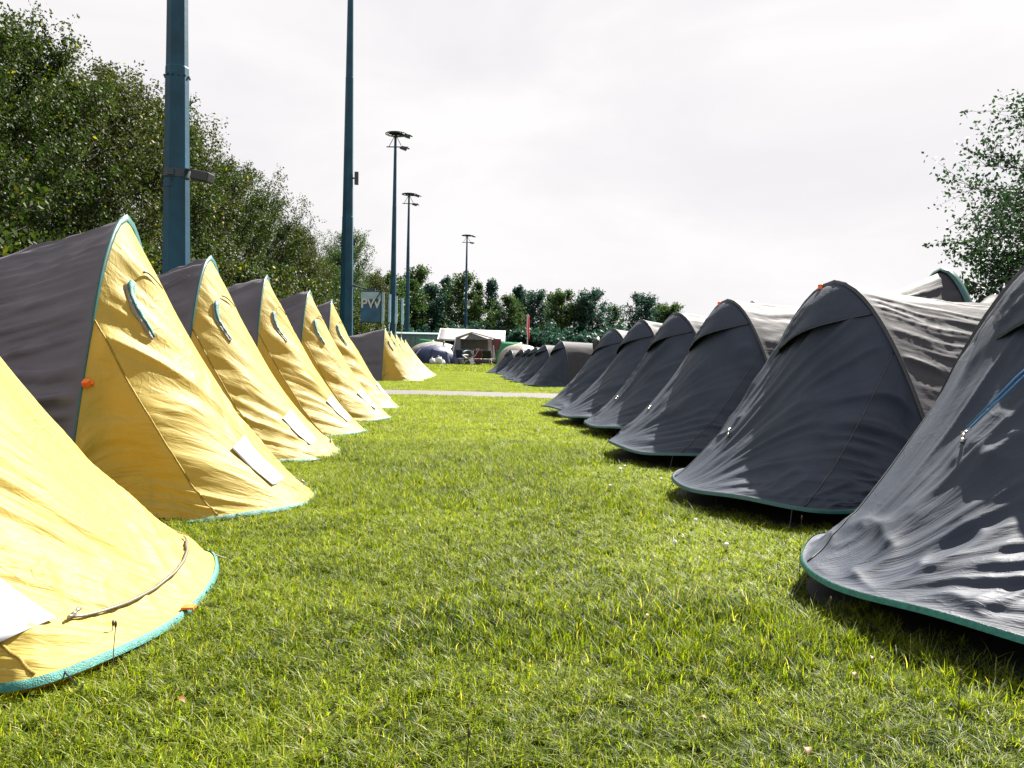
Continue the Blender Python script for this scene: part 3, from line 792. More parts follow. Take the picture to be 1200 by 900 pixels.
# mid lawn
mid = [patch('grass_patch', .5, [blades(1700, .56, .012, .042, .005, 2, 1.6, .5, 10, tm)]) for tm in (.4, .55, .65, .75, .8)]
st = .34
gx, gy = np.meshgrid(np.arange(-8, 10, st), np.arange(6.9, 34, st)); gx = gx.ravel(); gy = gy.ravel()
gx = gx + rng.uniform(-.1, .1, len(gx)); gy = gy + rng.uniform(-.1, .1, len(gy))
ok = (np.abs(gx) < gy * .70 + .5) & ~infoot(gx, gy, .1) & ~onpath(gx, gy, .98); gx, gy = gx[ok], gy[ok]
tag(scatter('lawn_grass', mid, np.c_[gx, gy, np.zeros(len(gx))], rng.uniform(0, 6.28, len(gx)), .8 + .4 * rng.random(len(gx)), rng.integers(0, 5, len(gx))),
    'short grass further down the aisle and on both sides of the gravel path', 'grass', kind='stuff')
far = [patch('grass_patch', 2.0, [blades(900, 2.2, .04, .09, .03, 2, 1.0, .3, 10)]) for _ in range(3)]
st = 1.4
gx, gy = np.meshgrid(np.arange(-32, 40, st), np.arange(33.5, 75, st)); gx = gx.ravel(); gy = gy.ravel()
ok = (np.abs(gx) < gy * .66 + 1); gx, gy = gx[ok], gy[ok]
tag(scatter('lawn_grass', far, np.c_[gx, gy, np.zeros(len(gx))], rng.uniform(0, 6.28, len(gx)), .9 + .3 * rng.random(len(gx)), rng.integers(0, 3, len(gx))),
    'far grass around the canopy and the masts', 'grass', kind='stuff')

# ------------------------------------------------------------------ trees
def tree_meshes(seed, H, R, z0, nl, leaf, style='broad', upright=.5, twigs=11, lpt=15):
    """limbs, twigs and leaf blades of one tree -> (wood mesh, crown mesh)"""
    g = np.random.default_rng(seed)
    wood = MB()
    tr = [(0, 0, 0)]; nseg = 6
    for i in range(1, nseg + 1): tr.append((g.normal(0, .03 * H * .3) + tr[-1][0], g.normal(0, .03 * H * .3) + tr[-1][1], H * .92 * i / nseg))
    r0 = .014 * H + .03
    wood.tube(tr, [r0 * (1 - .9 * i / nseg) + .008 for i in range(nseg + 1)], 7)
    tr = np.array(tr); LP, LD, LT_, LS = [], [], [], []
    for k in range(nl):
        q = (k + g.random()) / nl; zb = z0 + (H * .9 - z0) * q ** 1.05
        base = np.array([np.interp(zb, tr[:, 2], tr[:, 0]), np.interp(zb, tr[:, 2], tr[:, 1]), zb])
        if style == 'conifer': rr = R * (1 - q) ** .75 + .12 * R
        elif style == 'round': rr = R * math.sqrt(max(.05, 1 - (2 * q - .9) ** 2 * .85))
        else: rr = R * (1 - .35 * abs(2 * q - .7)) * (1 if q < .75 else (1.25 - q) * 2)
        rr *= g.uniform(.65, 1.15); th = g.uniform(0, 2 * PI)
        rise = (upright * g.uniform(.5, 1.4)) if style != 'conifer' else g.uniform(-.15, .25)
        end = base + np.array([math.cos(th) * rr, math.sin(th) * rr, rise * rr + (.1 * H * (q > .8) * upright)])
        end[2] = min(end[2], H * 1.04)
        md_ = (base + end) / 2 + g.normal(0, .08 * rr, 3) + np.array([0, 0, -.06 * rr])
        rl = r0 * .35 * (1 - q * .7)
        wood.tube([base, md_, end], [rl, rl * .6, .006], 4)
        for t in range(twigs):
            s = .25 + .75 * (t + g.random()) / twigs
            pb = (1 - s) ** 2 * base + 2 * s * (1 - s) * md_ + s * s * end
            dv = g.normal(0, 1, 3) + np.array([math.cos(th), math.sin(th), upright * 1.2]) * .9; dv /= np.linalg.norm(dv)
            tl = g.uniform(.10, .24) * R * (1 if style != 'conifer' else .8) + .15
            cl_ = g.uniform(.0, 1.0)
            m = lpt; u = np.linspace(.1, 1.05, m)
            p_ = pb + dv * (u[:, None] * tl) + g.normal(0, .10 * tl + leaf * .6, (m, 3)) * (1.1 - .5 * u[:, None])
            LP.append(p_); LT_.append(np.clip(.15 + .45 * cl_ + g.normal(0, .13, m), 0, .88)); LS.append(np.full(m, leaf) * g.uniform(.6, 1.25, m))
            if t % 3 == 0 or nl > 100: wood.tube([pb, pb + dv * tl], [.008, .003], 3)
    LP = np.concatenate(LP); tint = np.concatenate(LT_); sz = np.concatenate(LS); n = len(LP)
    ok_ = LP[:, 2] > .05; LP, tint, sz = LP[ok_], tint[ok_], sz[ok_]; n = len(LP)
    tint = np.where(g.random(n) < .012, 1.0, tint)
    a_ = g.normal(0, 1, (n, 3)); a_ /= np.linalg.norm(a_, axis=1, keepdims=True)
    b_ = np.cross(a_, g.normal(0, 1, (n, 3))); b_ /= np.linalg.norm(b_, axis=1, keepdims=True)
    s1 = sz[:, None]; V = np.stack([LP - a_ * s1 * .5, LP + b_ * s1 * .28 + a_ * s1 * .05, LP + a_ * s1 * .55, LP - b_ * s1 * .28 + a_ * s1 * .05], 1)
    F = np.arange(n)[:, None] * 4 + np.arange(4)[None]
    crown = npmesh('crown', V.reshape(-1, 3), F, tint=np.repeat(tint, 4))
    wm = bpy.data.meshes.new('trunk'); wm.from_pydata(wood.V, [], wood.F); wm.update(); wm.materials.append(M['bark'])
    return wm, crown

def plant_tree(name, proto, loc, rz, s, label, group, leafm, sz=None):
    r = empty(name, loc, rz, label, 'tree', group); r.scale = (s, s, sz or s)
    link('trunk', proto[0], None, r)
    o = link('crown', proto[1], None, r)
    key = leafm
    if len(proto[1].materials) == 0: proto[1].materials.append(M[key])
    o.material_slots[0].link = 'OBJECT'; o.material_slots[0].material = M[key]
    return r

PR = [tree_meshes(1, 9.6, 2.6, .6, 84, .115, 'broad', .9, 20, 26), tree_meshes(2, 9.2, 2.4, .5, 80, .11, 'broad', 1.2, 20, 26),
      tree_meshes(3, 8.6, 2.7, .5, 76, .11, 'round', .6, 20, 26), tree_meshes(4, 8.0, 2.2, .4, 70, .10, 'broad', 1.7, 18, 24),
      tree_meshes(5, 3.2, 1.9, .15, 34, .14, 'round', .5, 12, 14)]
GT = 'trees of the belt behind the left tents'
belt = [  # x, y, proto, scale, leaf, label
    (-14.2, 17.5, 0, .85, 'leafA', 'dark dense tree just outside the left edge of the picture'),
    (-13.8, 21.2, 0, .90, 'leafA', 'tallest dark green tree at the left edge behind the nearest tent'),
    (-14.6, 24.5, 1, 1.04, 'leafA', 'dark bushy tree second from the left edge'),
    (-14.2, 27.3, 2, 1.12, 'leafB', 'olive round-crowned tree third from the left edge'),
    (-15.0, 30.0, 3, 1.22, 'leafB', 'upright feathery tree left of the thick blue mast'),
    (-14.0, 33.0, 3, 1.20, 'leafA', 'upright thin tree hidden partly by the thick blue mast'),
    (-14.6, 36.5, 3, 1.24, 'leafB', 'feathery tree directly right of the thick blue mast with loose top shoots'),
    (-14.2, 40.0, 1, .98, 'leafA', 'dark tree with ragged top above the second yellow tent'),
    (-14.8, 44.0, 3, 1.20, 'leafA', 'thin airy tree with twigs against the sky between the two nearest masts'),
    (-14.4, 48.5, 3, 1.12, 'leafA', 'airy dark-tipped tree on the falling skyline'),
    (-14.6, 53.5, 2, 1.00, 'leafB', 'yellowish bushy tree on the falling skyline near the second mast'),
    (-15.2, 59.0, 1, .86, 'leafB', 'olive tree left of the second mast'),
    (-15.6, 66.0, 2, .92, 'leafD', 'small green tree just left of the second mast'),
    (-15.2, 73.0, 0, .95, 'leafD', 'green tree right behind the second mast'),
    (-17.0, 82.0, 3, 1.45, 'leafD', 'pale airy tree between the second and third mast'),
    (-16.0, 90.0, 2, 1.05, 'leafB', 'green round tree by the third mast'),
]
g_ = random.Random(3)
for x, y, k, s, lm, lb in belt:
    plant_tree('tree', PR[k], (x, y, 0), g_.uniform(0, 6.28), s, lb, GT, lm)
GS = 'low bushes at the foot of the tree belt'
bl = ['left of the picture edge', 'behind the tallest yellow tent arch', 'left of the thick blue mast', 'at the foot of the thick blue mast',
      'behind the second yellow tent arch', 'between the second and third yellow tent arches', 'behind the third yellow tent arch', 'behind the fourth yellow tent arch',
      'left of the second blue mast', 'behind the raised blue banner', 'right of the raised blue banner']
for i in range(11):
    y = 17 + i * 5.0
    o = plant_tree('bush', PR[4], (-12.2 + g_.uniform(-.5, .5), y, 0), g_.uniform(0, 6.28), g_.uniform(1.0, 1.4), 'low leafy bush ' + bl[i], GS, 'leafB' if i % 2 else 'leafA')
    o['category'] = 'bush'

# right tree
plant_tree('tree', PR[1], (19.5, 25.5, 0), 2.0, .95, 'dense tree behind the spreading one at the right edge', None, 'leafE')
PRr = tree_meshes(9, 10.0, 5.8, .8, 150, .135, 'broad', .25, 26, 26)
plant_tree('tree', PRr, (18.2, 21.8, 0), 1.0, 1.0, 'dark leafy tree with spreading branches at the right edge above the tents', None, 'leafE')
plant_tree('tree', PR[4], (14.6, 23.5, 0), 2.0, 1.2, 'low dark bush under the spreading tree at the right edge', None, 'leafE')['category'] = 'bush'

# far trees
FP = [tree_meshes(21, 12, 3.4, 1.0, 60, .36, 'round', .5, 15, 12), tree_meshes(22, 12.5, 2.6, 1.0, 56, .34, 'conifer', .3, 14, 12),
      tree_meshes(23, 12, 3.9, .8, 64, .36, 'round', .3, 15, 12), tree_meshes(24, 11.5, 2.9, 1.0, 56, .34, 'broad', .8, 14, 10)]
def farx(px, y): return (px - 600) / 960. * y
GF = 'far trees along the back of the field'
fl = [  # pixel x, distance, proto, height above ground via pixel top, leaf, label
    (452, 100, 0, 322, 'leafD', 'far green tree between the second and third masts'),
    (474, 106, 0, 330, 'leafD', 'far broad tree between the third and fourth masts'),
    (500, 110, 2, 333, 'leafHazy', 'far dark tree right of the fourth mast'),
    (522, 112, 1, 322, 'leafHazy', 'far dark pointed tree above the blue dome tent'),
    (540, 108, 3, 325, 'leafD', 'far tree with sunlit crown behind the slim far mast'),
    (558, 112, 1, 328, 'leafD', 'far pointed tree right of the slim far mast'),
    (574, 110, 1, 325, 'leafHazy', 'far dark fir-like tree above the white canopy'),
    (592, 100, 2, 346, 'leafD', 'far large round tree above the right end of the white canopy'),
    (606, 118, 1, 333, 'leafHazy', 'far dark tree top behind the large round tree'),
    (628, 120, 3, 345, 'leafHazy', 'far tree behind the red and white pole'),
    (645, 122, 1, 342, 'leafHazy', 'far dark tree right of the red and white pole'),
    (656, 108, 0, 342, 'leafD', 'far round tree with yellowish left side'),
    (674, 110, 2, 352, 'leafHazy', 'far low dark tree between two taller ones'),
    (692, 108, 0, 341, 'leafHazy', 'far tree with airy domed crown above the last grey tents'),
    (718, 112, 3, 362, 'leafD', 'far small pale tree in the gap of the tree line'),
    (750, 104, 0, 346, 'leafHazy', 'far tree with airy crown standing alone over the right tents'),
    (770, 108, 3, 360, 'leafD', 'far low tree right of the solitary airy one'),
    (786, 104, 0, 357, 'leafD', 'far rightmost round tree peeking over the grey tents'),
    (486, 122, 3, 318, 'leafD', 'far slim tree behind the fourth mast'),
    (615, 126, 0, 343, 'leafHazy', 'far tree filling the gap above the green tarpaulin'),
]
HT = [12, 12.5, 12, 11.5]
for px, y, k, top, lm, lb in fl:
    hz_ = 412 + (px - 545) * .021
    H_ = (hz_ - top) / 960. * y + CAMH; s = H_ / HT[k] * 1.05
    sx = s * (1.02 if k != 1 else .9)
    plant_tree('tree', FP[k], (farx(px, y), y, 0), g_.uniform(0, 6.28), sx * .98, lb, GF, lm, sz=s * .97)
bm_ = PR[4][1]; nv_ = len(bm_.vertices); co = np.zeros(nv_ * 3, np.float32); bm_.vertices.foreach_get('co', co); co = co.reshape(-1, 3)[:nv_ // 8 * 4]
tn = np.zeros(nv_, np.float32); bm_.attributes['tint'].data.foreach_get('value', tn); tn = tn[:len(co)]
VV = []; TT = []
for i in range(30):
    px = 396 + i * 14; y = 97 + g_.uniform(-4, 8); s_ = g_.uniform(1.2, 1.9); a_ = g_.uniform(0, 6.28)
    ctr = co.reshape(-1, 4, 3).mean(1, keepdims=True); c2 = (ctr * s_ + (co.reshape(-1, 4, 3) - ctr) * 3.2).reshape(-1, 3)
    VV.append(np.c_[c2[:, 0] * math.cos(a_) - c2[:, 1] * math.sin(a_) + farx(px, y), c2[:, 0] * math.sin(a_) + c2[:, 1] * math.cos(a_) + y, c2[:, 2]]); TT.append(tn)
VV = np.concatenate(VV); me = npmesh('undergrowth', VV, np.arange(len(VV)).reshape(-1, 4), tint=np.concatenate(TT))
tag(link('undergrowth', me, M['leafHazy']), 'dark mass of undergrowth at the foot of the far tree line', 'undergrowth', kind='stuff')

# ------------------------------------------------------------------ floodlight masts
def make_mast():
    root = empty('floodlight_mast', (0, 0, 0))
    n = 10; Hm = 15.4; r0, r1 = .262, .085
    V = []; F = []
    for z, r in ((0, r0), (5.6, r0 + (r1 - r0) * 5.6 / Hm), (5.62, r0 + (r1 - r0) * 5.6 / Hm - .008), (10.6, r0 + (r1 - r0) * 10.6 / Hm), (10.62, r0 + (r1 - r0) * 10.6 / Hm - .006), (Hm, r1)):
        for k in range(n):
            q = 2 * PI * (k + .2) / n; V.append((r * math.cos(q), r * math.sin(q), z))
    for s in range(5):
        for k in range(n): F.append((s * n + k, s * n + (k + 1) % n, (s + 1) * n + (k + 1) % n, (s + 1) * n + k))
    F.append(tuple(5 * n + k for k in range(n)))
    m = MB(); m.V, m.F = V, F; pole = m.build('pole', M['mast'], root)
    bp = MB(); bp.box((0, 0, .02), (.7, .7, .04)); bp.build('base_plate', M['mastdk'], root)
    hd = MB(); ring = [(0.72 * math.cos(2 * PI * k / 20) + .05, 0.72 * math.sin(2 * PI * k / 20), Hm + .12) for k in range(21)]
    hd.tube(ring, .035, 6); ring2 = [(.55 * math.cos(2 * PI * k / 14), .55 * math.sin(2 * PI * k / 14), Hm + .12) for k in range(15)]; hd.tube(ring2, .025, 5)
    for k in range(8):
        q = 2 * PI * k / 8; hd.tube([(0, 0, Hm + .1), (0.72 * math.cos(q) + .05, 0.72 * math.sin(q), Hm + .12)], .025, 5)
    for k in range(40): # grating
        pass
    hd.tube([(-.6, 0, Hm - .75), (.9, -.05, Hm - .75)], .04, 6)
    for s in (-1, 1): hd.tube([(0, 0, Hm + .1), (s * .45, 0, Hm - .75)], .025, 5); hd.tube([(0, 0, Hm + .1), (0, s * .3, Hm - .75)], .02, 5)
    hd.build('head_frame', M['mastdk'], root)
    V = [(0.05, 0, Hm + .14)] + [(0.5 * math.cos(2 * PI * k / 20) + .05, 0.5 * math.sin(2 * PI * k / 20), Hm + .14) for k in range(20)]
    dk = MB().add(V, [(0, k + 1, (k + 1) % 20 + 1) for k in range(20)]); dk.build('platform', M['mastdk'], root)
    for (px_, py_, pz_, rz) in ((.92, -.15, Hm + .02, -.5), (.72, .35, Hm + .05, .1), (.72, -.1, Hm - .80, -.4), (.5, .3, Hm - .78, .3)):
        R3 = Matrix.Rotation(rz, 3, 'Z') @ Matrix.Rotation(.28, 3, 'Y')
        f = MB().box((px_, py_, pz_), (.48, .32, .10), R3).build('floodlight', M['mastdk'], root, bevel=.03)
        g2 = MB().box(Vector((px_, py_, pz_)) + R3 @ Vector((0.02, 0, -.056)), (.4, .26, .012), R3).build('glass', M['lens'], f)
    return root
masts = [(-5.92, 14.4), (-6.1, 30.0), (-8.30, 56.5), (-10.1, 78.0), (-6.0, 103.0)]
ml = ['thick blue mast nearest the camera, rising out of the picture above the left tents',
      'second blue mast, slimmer, with a small box half way up, cut by the top edge',
      'blue floodlight mast with the highest lamp head in view',
      'floodlight mast with the middle-height lamp head',
      'slim far floodlight mast behind the white canopy, lowest lamp head']
proto = make_mast()
for i, (x, y) in enumerate(masts):
    o = proto if i == 0 else copy_tree(proto)
    o.location = (x, y, 0); o.rotation_euler.z = (0, .1, 0, .06, -.1)[i]
    if i == 4: o.scale = (1, 1, .985)
    tag(o, ml[i], 'mast', 'blue floodlight masts')
    if i == 0: M1 = o
    if i == 1: M2 = o
def mr(z): return .262 + (.085 - .262) * z / 15.4
# fittings of the first mast
b = MB(); zz = 5.45
cl_ = MB()
for k in range(12):
    q = 2 * PI * k / 12; r = mr(zz) + .006; b.box((r * math.cos(q), r * math.sin(q), zz), (.03, .03, .03), Matrix.Rotation(q, 3, 'Z'))
b.build('bolt_ring', M['mastdk'], M1)
zc = 3.78; r = mr(zc) + .006
V = []; F = []
for z in (zc - .07, zc + .07):
    for k in range(20): V.append((r * math.cos(2 * PI * k / 20) * 1.02, r * math.sin(2 * PI * k / 20) * 1.02, z))
for k in range(20): F.append((k, (k + 1) % 20, (k + 1) % 20 + 20, k + 20))
br = MB().add(V, F); br.box((.42, -.06, zc + .05), (.46, .10, .02), Matrix.Rotation(.12, 3, 'Y')); br.box((.0, -r - .01, zc), (.1, .03, .1))
br.build('clamp_bracket', M['mastdk'], M1)
bx = MB().box((.48, -.08, zc - .05), (.34, .22, .17), Matrix.Rotation(.2, 3, 'Y') @ Matrix.Rotation(-.2, 3, 'Z')).build('loudspeaker', M['black'], M1, bevel=.02)
cb = MB().tube([(-.08 + .1 * math.cos(q), -r - .02, zc - .16 + .1 * math.sin(q)) for q in np.linspace(0, 5.6, 14)], .008, 5).build('cable', M['black'], M1, True)
b = MB(); b.box((.30, -.03, 7.0), (.14, .14, .45)); b.box((.22, -.03, 7.0), (.12, .05, .05)); b.build('junction_box', M['mastdk'], M2)
b = MB(); b.tube([(mr(3) - .02, 0, 3.15), (.5, -.1, 3.05), (.85, -.15, 2.98)], .03, 6); b.box((.9, -.15, 2.98), (.3, .2, .1)); b.build('arm_bracket', M['mastdk'], M2)

# ------------------------------------------------------------------ raised banner stand
BY = 42.0
def bxx(px): return (px - 600) / 960. * BY
def bzz(py, px): return (412 + (px - 545) * .021 - py) / 960. * BY + CAMH
bs = empty('banner_stand', (bxx(445), BY, 0), 0, 'raised blue banner with white letters and pale upright panels on thin posts', 'banner')
fw = 1.05; z0_, z1_ = 2.22, 3.78
Rb = Matrix.Rotation(-.12, 3, 'Z')
MB().box((-.52, 0, (z0_ + z1_) / 2), (fw, .05, z1_ - z0_)).build('banner_panel', M['banner'], bs)
MB().box((-.52, -.03, z1_ - .22), (fw * .96, .012, .36)).build('pale_band', M['bannerlt'], bs)
tcu = bpy.data.curves.new('lettering', 'FONT'); tcu.body = 'PW'; tcu.size = .66; tcu.extrude = .004; tcu.align_x = 'CENTER'; tcu.offset = .012
to = bpy.data.objects.new('lettering', tcu); COL.objects.link(to); to.parent = bs; to.location = (-.52, -.045, 2.93); to.rotation_euler = (rad(90), 0, 0); tcu.materials.append(M['whitepl'])
_m = bpy.data.meshes.new_from_object(to.evaluated_get(bpy.context.evaluated_depsgraph_get())); bpy.data.objects.remove(to)
to = link('lettering', _m, None, bs); to.location = (-.52, -.045, 2.93); to.rotation_euler = (rad(90), 0, 0)
fr = MB(); fr.tube([(-1.05, -.04, z1_ + .02), (.0, -.04, z1_ + .02)], .025, 5); fr.tube([(-1.05, -.04, z0_ - .02), (0, -.04, z0_ - .02)], .025, 5); fr.tube([(0, -.05, z1_), (-.45, -.06, z1_ - .75)], .03, 5)
fr.build('frame', M['mastdk'], bs)
for k in range(4):
    x0 = .02 + k * .21; yb = k * .9
    p_ = MB().box((x0 + .08, yb, (z0_ + z1_) / 2 - .03 * k), (.13, .05, z1_ - z0_ - .10)).build('upright_panel', M['bannerlt'], bs)
    MB().tube([(x0, yb - .04, z0_ - .05), (x0, yb - .04, z1_ + .03 - .05 * k)], .022, 5).build('edge_tube', M['mast'], p_)
    MB().tube([(x0 + .1, yb, z0_), (x0 + .02, yb, 1.2), (x0 + .02, yb, 0)], .022, 5).build('post', M['whitepl'], bs)
MB().tube([(-1.0, .0, z0_), (-1.0, .0, 0)], .03, 5).build('post', M['mastdk'], bs)

# ------------------------------------------------------------------ far camp
CY = 50.0
def cx(px, y=CY): return (px - 600) / 960. * y
def quad(name, pts, m, parent, nx=9, ny=9, sag=0.0, seed=0):
    p0, p1, p2, p3 = [np.array(p, float) for p in pts]   # p0->p1 along u, p3->p2
    u = np.linspace(0, 1, nx); v = np.linspace(0, 1, ny); Vg, Ug = np.meshgrid(v, u, indexing='ij')
    P = (p0 * (1 - Ug[..., None]) + p1 * Ug[..., None]) * (1 - Vg[..., None]) + (p3 * (1 - Ug[..., None]) + p2 * Ug[..., None]) * Vg[..., None]
    n = np.cross(p1 - p0, p3 - p0); n /= np.linalg.norm(n)
    P = P + n * ((sag * np.sin(PI * Ug) * np.sin(PI * Vg) + .02 * (vnoise(Ug * 7 + seed, Vg * 3, seed) - .5) * np.sin(PI * Ug))[..., None])
    return gridobj(name, P, np.stack([Ug * 2, Vg * 2], -1), m, parent, True, .01)
# white canopy roof of the trailer tent
ct = empty('canopy', (cx(551, 54), 54, 0), 0, 'long white canopy roof standing behind the brown awning tent', 'canopy')
wv = (cx(590, 54) - cx(512, 54)) / 2
quad('roof', [(-wv, 0, 1.55), (wv, 0, 1.50), (wv, 2.2, 2.28), (-wv, 2.2, 2.36)], M['whitecv'], ct, sag=-.05, seed=2)
quad('roof', [(-wv, 2.2, 2.36), (wv, 2.2, 2.28), (wv, 4.4, 1.5), (-wv, 4.4, 1.55)], M['whitecv'], ct, sag=-.05, seed=4)
MB().box((-wv, 1.1, 1.95), (.06, 2.3, .06), Matrix.Rotation(.34, 3, 'X')).build('edge_rail', M['whitepl'], ct)
MB().box((wv, 1.1, 1.88), (.08, 2.3, .06), Matrix.Rotation(.34, 3, 'X')).build('edge_rail', M['whitepl'], ct)
for sx_ in (-1, 1):
    for sy_ in (.1, 4.3): MB().tube([(sx_ * (wv - .05), sy_, 0), (sx_ * (wv - .05), sy_, 1.55)], .03, 6).build('pole', M['mastdk'], ct)
# brown awning tent
aw = empty('awning_tent', (cx(557), CY, 0), 0, 'open-fronted awning tent with maroon right wall and low gable before the white canopy', 'tent')
xl, xr, xm = cx(527) - cx(557), cx(590) - cx(557), cx(552) - cx(557)
xl2, xr2 = cx(533) - cx(557), cx(579) - cx(557)
ze, zp = 1.62, 1.98
quad('roof_panel', [(xl2, 0, ze), (xm, 0, zp), (xm, 3, zp + .05), (xl2, 3, ze)], M['cream'], aw, sag=.04)
quad('roof_panel', [(xm, 0, zp), (xr2, 0, ze - .02), (xr2, 3, ze), (xm, 3, zp + .05)], M['cream'], aw, sag=.04)
quad('back_wall', [(xl2, 3, 0), (xr2, 3, 0), (xr2, 3, ze), (xl2, 3, ze)], M['greycv'], aw)
quad('side_wall', [(xl, -.1, 0), (xl2 + .3, 0, 0), (xl2 + .3, 0, ze - .02), (xl2, 0, ze - .02)], M['greycv'], aw, sag=.03)
quad('side_wall', [(xl, 0, 0), (xl, 3, 0), (xl2, 3, ze), (xl2, 0, ze)], M['greycv'], aw)
quad('maroon_wall', [(xr2 - .15, -.05, .1), (xr + .25, .1, 0), (xr2 + .35, 0, ze), (xr2 - .1, 0, ze)], M['maroon'], aw, sag=.03)
quad('curtain', [(xr2 - .42, -.08, .25), (xr2 - .2, -.08, .25), (xr2 - .2, -.03, ze), (xr2 - .42, -.03, ze)], M['cream'], aw)
quad('gable', [(xl2 + .5, -.02, ze - .1), (xr2 - .2, -.02, ze - .1), (xm + .1, -.02, zp - .08), (xm - .1, -.02, zp - .08)], M['greycv'], aw)
for x0_, x1_, z1__ in ((xl + .02, xl2 + .02, ze), (xr + .28, xr2 + .36, ze)): MB().tube([(x0_, -.12, 0), (x1_, -.05, z1__)], .035, 6).build('frame_pole', M['whitepl'], aw)
MB().tube([(xl2, -.06, ze), (xm, -.06, zp), (xr2, -.06, ze)], .04, 6).build('frame_pole', M['cream'], aw)
quad('flap', [(xr2 - .12, -.35, .25), (xr2 + .1, -.35, .2), (xr2 - .05, -.06, ze - .4), (xr2 - .12, -.06, ze - .4)], M['whitecv'], aw)
# furniture in front of the awning
tb = empty('camping_table', (cx(564, 48.6), 48.6, 0), 0, 'low folding table crowded with picnic goods in front of the awning', 'table')
MB().box((0, 0, .66), (1.1, .6, .03)).build('table_top', M['mastdk'], tb)
for sx_ in (-.48, .48):
    for sy_ in (-.25, .25): MB().tube([(sx_, sy_, 0), (sx_ * .9, sy_, .66)], .015, 5).build('leg', M['metal'], tb)
def small(name, x, y, z, m, label, cat, sz=(.18, .14, .18), grp=None):
    b = MB(); b.box((0, 0, sz[2] / 2), sz); b.box((0, 0, sz[2] * 1.02), (sz[0] * .7, sz[1] * .7, sz[2] * .16))
    o = b.build(name, m, None, bevel=.02); o.location = (x, y, z); tag(o, label, cat, grp); return o
small('cool_box', cx(558, 48.6), 48.55, .68, M['pink'], 'pink box on the left of the picnic table', 'box', (.22, .2, .2))
small('cool_box', cx(561.5, 48.6), 48.5, .68, M['red'], 'dark red box beside the pink one on the picnic table', 'box', (.14, .2, .17))
small('basket', cx(566, 48.6), 48.5, .68, M['ochre'], 'straw yellow basket in the middle of the picnic table', 'basket', (.22, .2, .16))
small('basket', cx(571, 48.6), 48.5, .68, M['ochre'], 'straw yellow basket at the right of the picnic table', 'basket', (.22, .2, .14))
small('food_bag', cx(574, 48.6), 48.45, .68, M['whitecv'], 'whitish bag at the right end of the picnic table', 'bag', (.16, .18, .2))
def chair(x, y, rz, label, m):
    r = empty('camping_chair', (x, y, 0), rz, label, 'chair', 'folding camping chairs by the awning')
    quad('seat', [(-.25, -.22, .42), (.25, -.22, .42), (.25, .22, .38), (-.25, .22, .38)], m, r, 5, 5, -.03)
    quad('backrest', [(-.25, .22, .42), (.25, .22, .42), (.25, .36, .9), (-.25, .36, .9)], m, r, 5, 5, .03)
    for s_ in (-1, 1):
        MB().tube([(s_ * .27, -.24, 0), (s_ * .27, .24, .42), (s_ * .27, .38, .92)], .013, 5).build('frame_tube', M['metal'], r)
        MB().tube([(s_ * .27, .26, 0), (s_ * .27, -.22, .44), (s_ * .27, -.22, .6), (s_ * .27, .26, .62)], .013, 5).build('armrest', M['metal'], r)
chair(cx(541, 48.4), 48.4, 2.6, 'dark folding chair left of the picnic table', M['navy'])
chair(cx(579, 48.2), 48.2, -2.2, 'dark folding chair at the right end of the picnic table', M['sheet'])
chair(cx(570, 47.6), 47.6, 3.1, 'dark folding chair seen from behind, right in front of the picnic table', M['sheet'])
chair(cx(559, 47.8), 47.8, 3.3, 'dark folding chair seen from behind, in front of the pink box', M['maroon'])
# pram-like stroller with pale blue hood
sr = empty('stroller', (cx(548, 47.5), 47.5, 0), .3, 'dark stroller with a pale blue curved hood left of the picnic table', 'stroller')
h_ = np.linspace(0, PI * .8, 9); G = np.stack([np.stack([.33 * np.cos(h_) - .02, np.full(9, y_), .55 + .33 * np.sin(h_)], -1) for y_ in (-.22, 0, .22)], 0)
gridobj('hood', G, np.stack(np.meshgrid(h_, [0, .5, 1]), -1), M['bannerlt'], sr, True, .02)
quad('seat', [(-.3, -.2, .45), (.3, -.2, .35), (.3, .2, .35), (-.3, .2, .45)], M['navy'], sr, 5, 5, -.06)
for sx_ in (-.33, .35):
    for sy_ in (-.24, .24):
        w_ = MB().tube([(sx_ + .13 * math.cos(q), sy_, .14 + .13 * math.sin(q)) for q in np.linspace(0, 2 * PI, 13)], .018, 5).build('wheel', M['black'], sr, True)
for sy_ in (-.22, .22): MB().tube([(-.33, sy_, .14), (.35, sy_, .55), (.6, sy_, 1.0)], .014, 5).build('frame_tube', M['whitepl'], sr); MB().tube([(.35, sy_, .14), (-.3, sy_, .6)], .014, 5).build('frame_tube', M['whitepl'], sr)
small('storage_bag', cx(552.5, 47.2), 47.2, .0, M['whitepl'], 'white bag on the grass right of the stroller', 'bag', (.2, .2, .38))
# blue dome tent and its neighbours
def dome(name, loc, rx, ry, h, m, label, m2=None, front=.55):
    r = empty(name, loc, 0, label, 'tent')
    na, nb = 15, 25; th = np.linspace(0, PI / 2, na); ph = np.linspace(0, 2 * PI, nb); T_, Ph = np.meshgrid(th, ph, indexing='ij')
    lob = 1 + .05 * np.abs(np.cos(2 * Ph)); P = np.stack([rx * np.cos(T_) ** .8 * np.cos(Ph) * lob, ry * np.cos(T_) ** .8 * np.sin(Ph) * lob, h * np.sin(T_) ** .9], -1)
    P += .02 * (vnoise(Ph * 5, T_ * 4, 3) - .5)[..., None]
    gridobj('canopy', P, np.stack([Ph, T_], -1), m, r)
    for q in (PI / 4, 3 * PI / 4):
        MB().tube([((rx * 1.03) * math.cos(t_) * math.cos(q) * 1.02, ry * 1.03 * math.cos(t_) * math.sin(q) * 1.02, h * 1.015 * abs(math.sin(t_)) ** .9) for t_ in np.linspace(0.02, PI - .02, 17)], .018, 5).build('tent_pole', M['whitepl'], r, True)
    return r
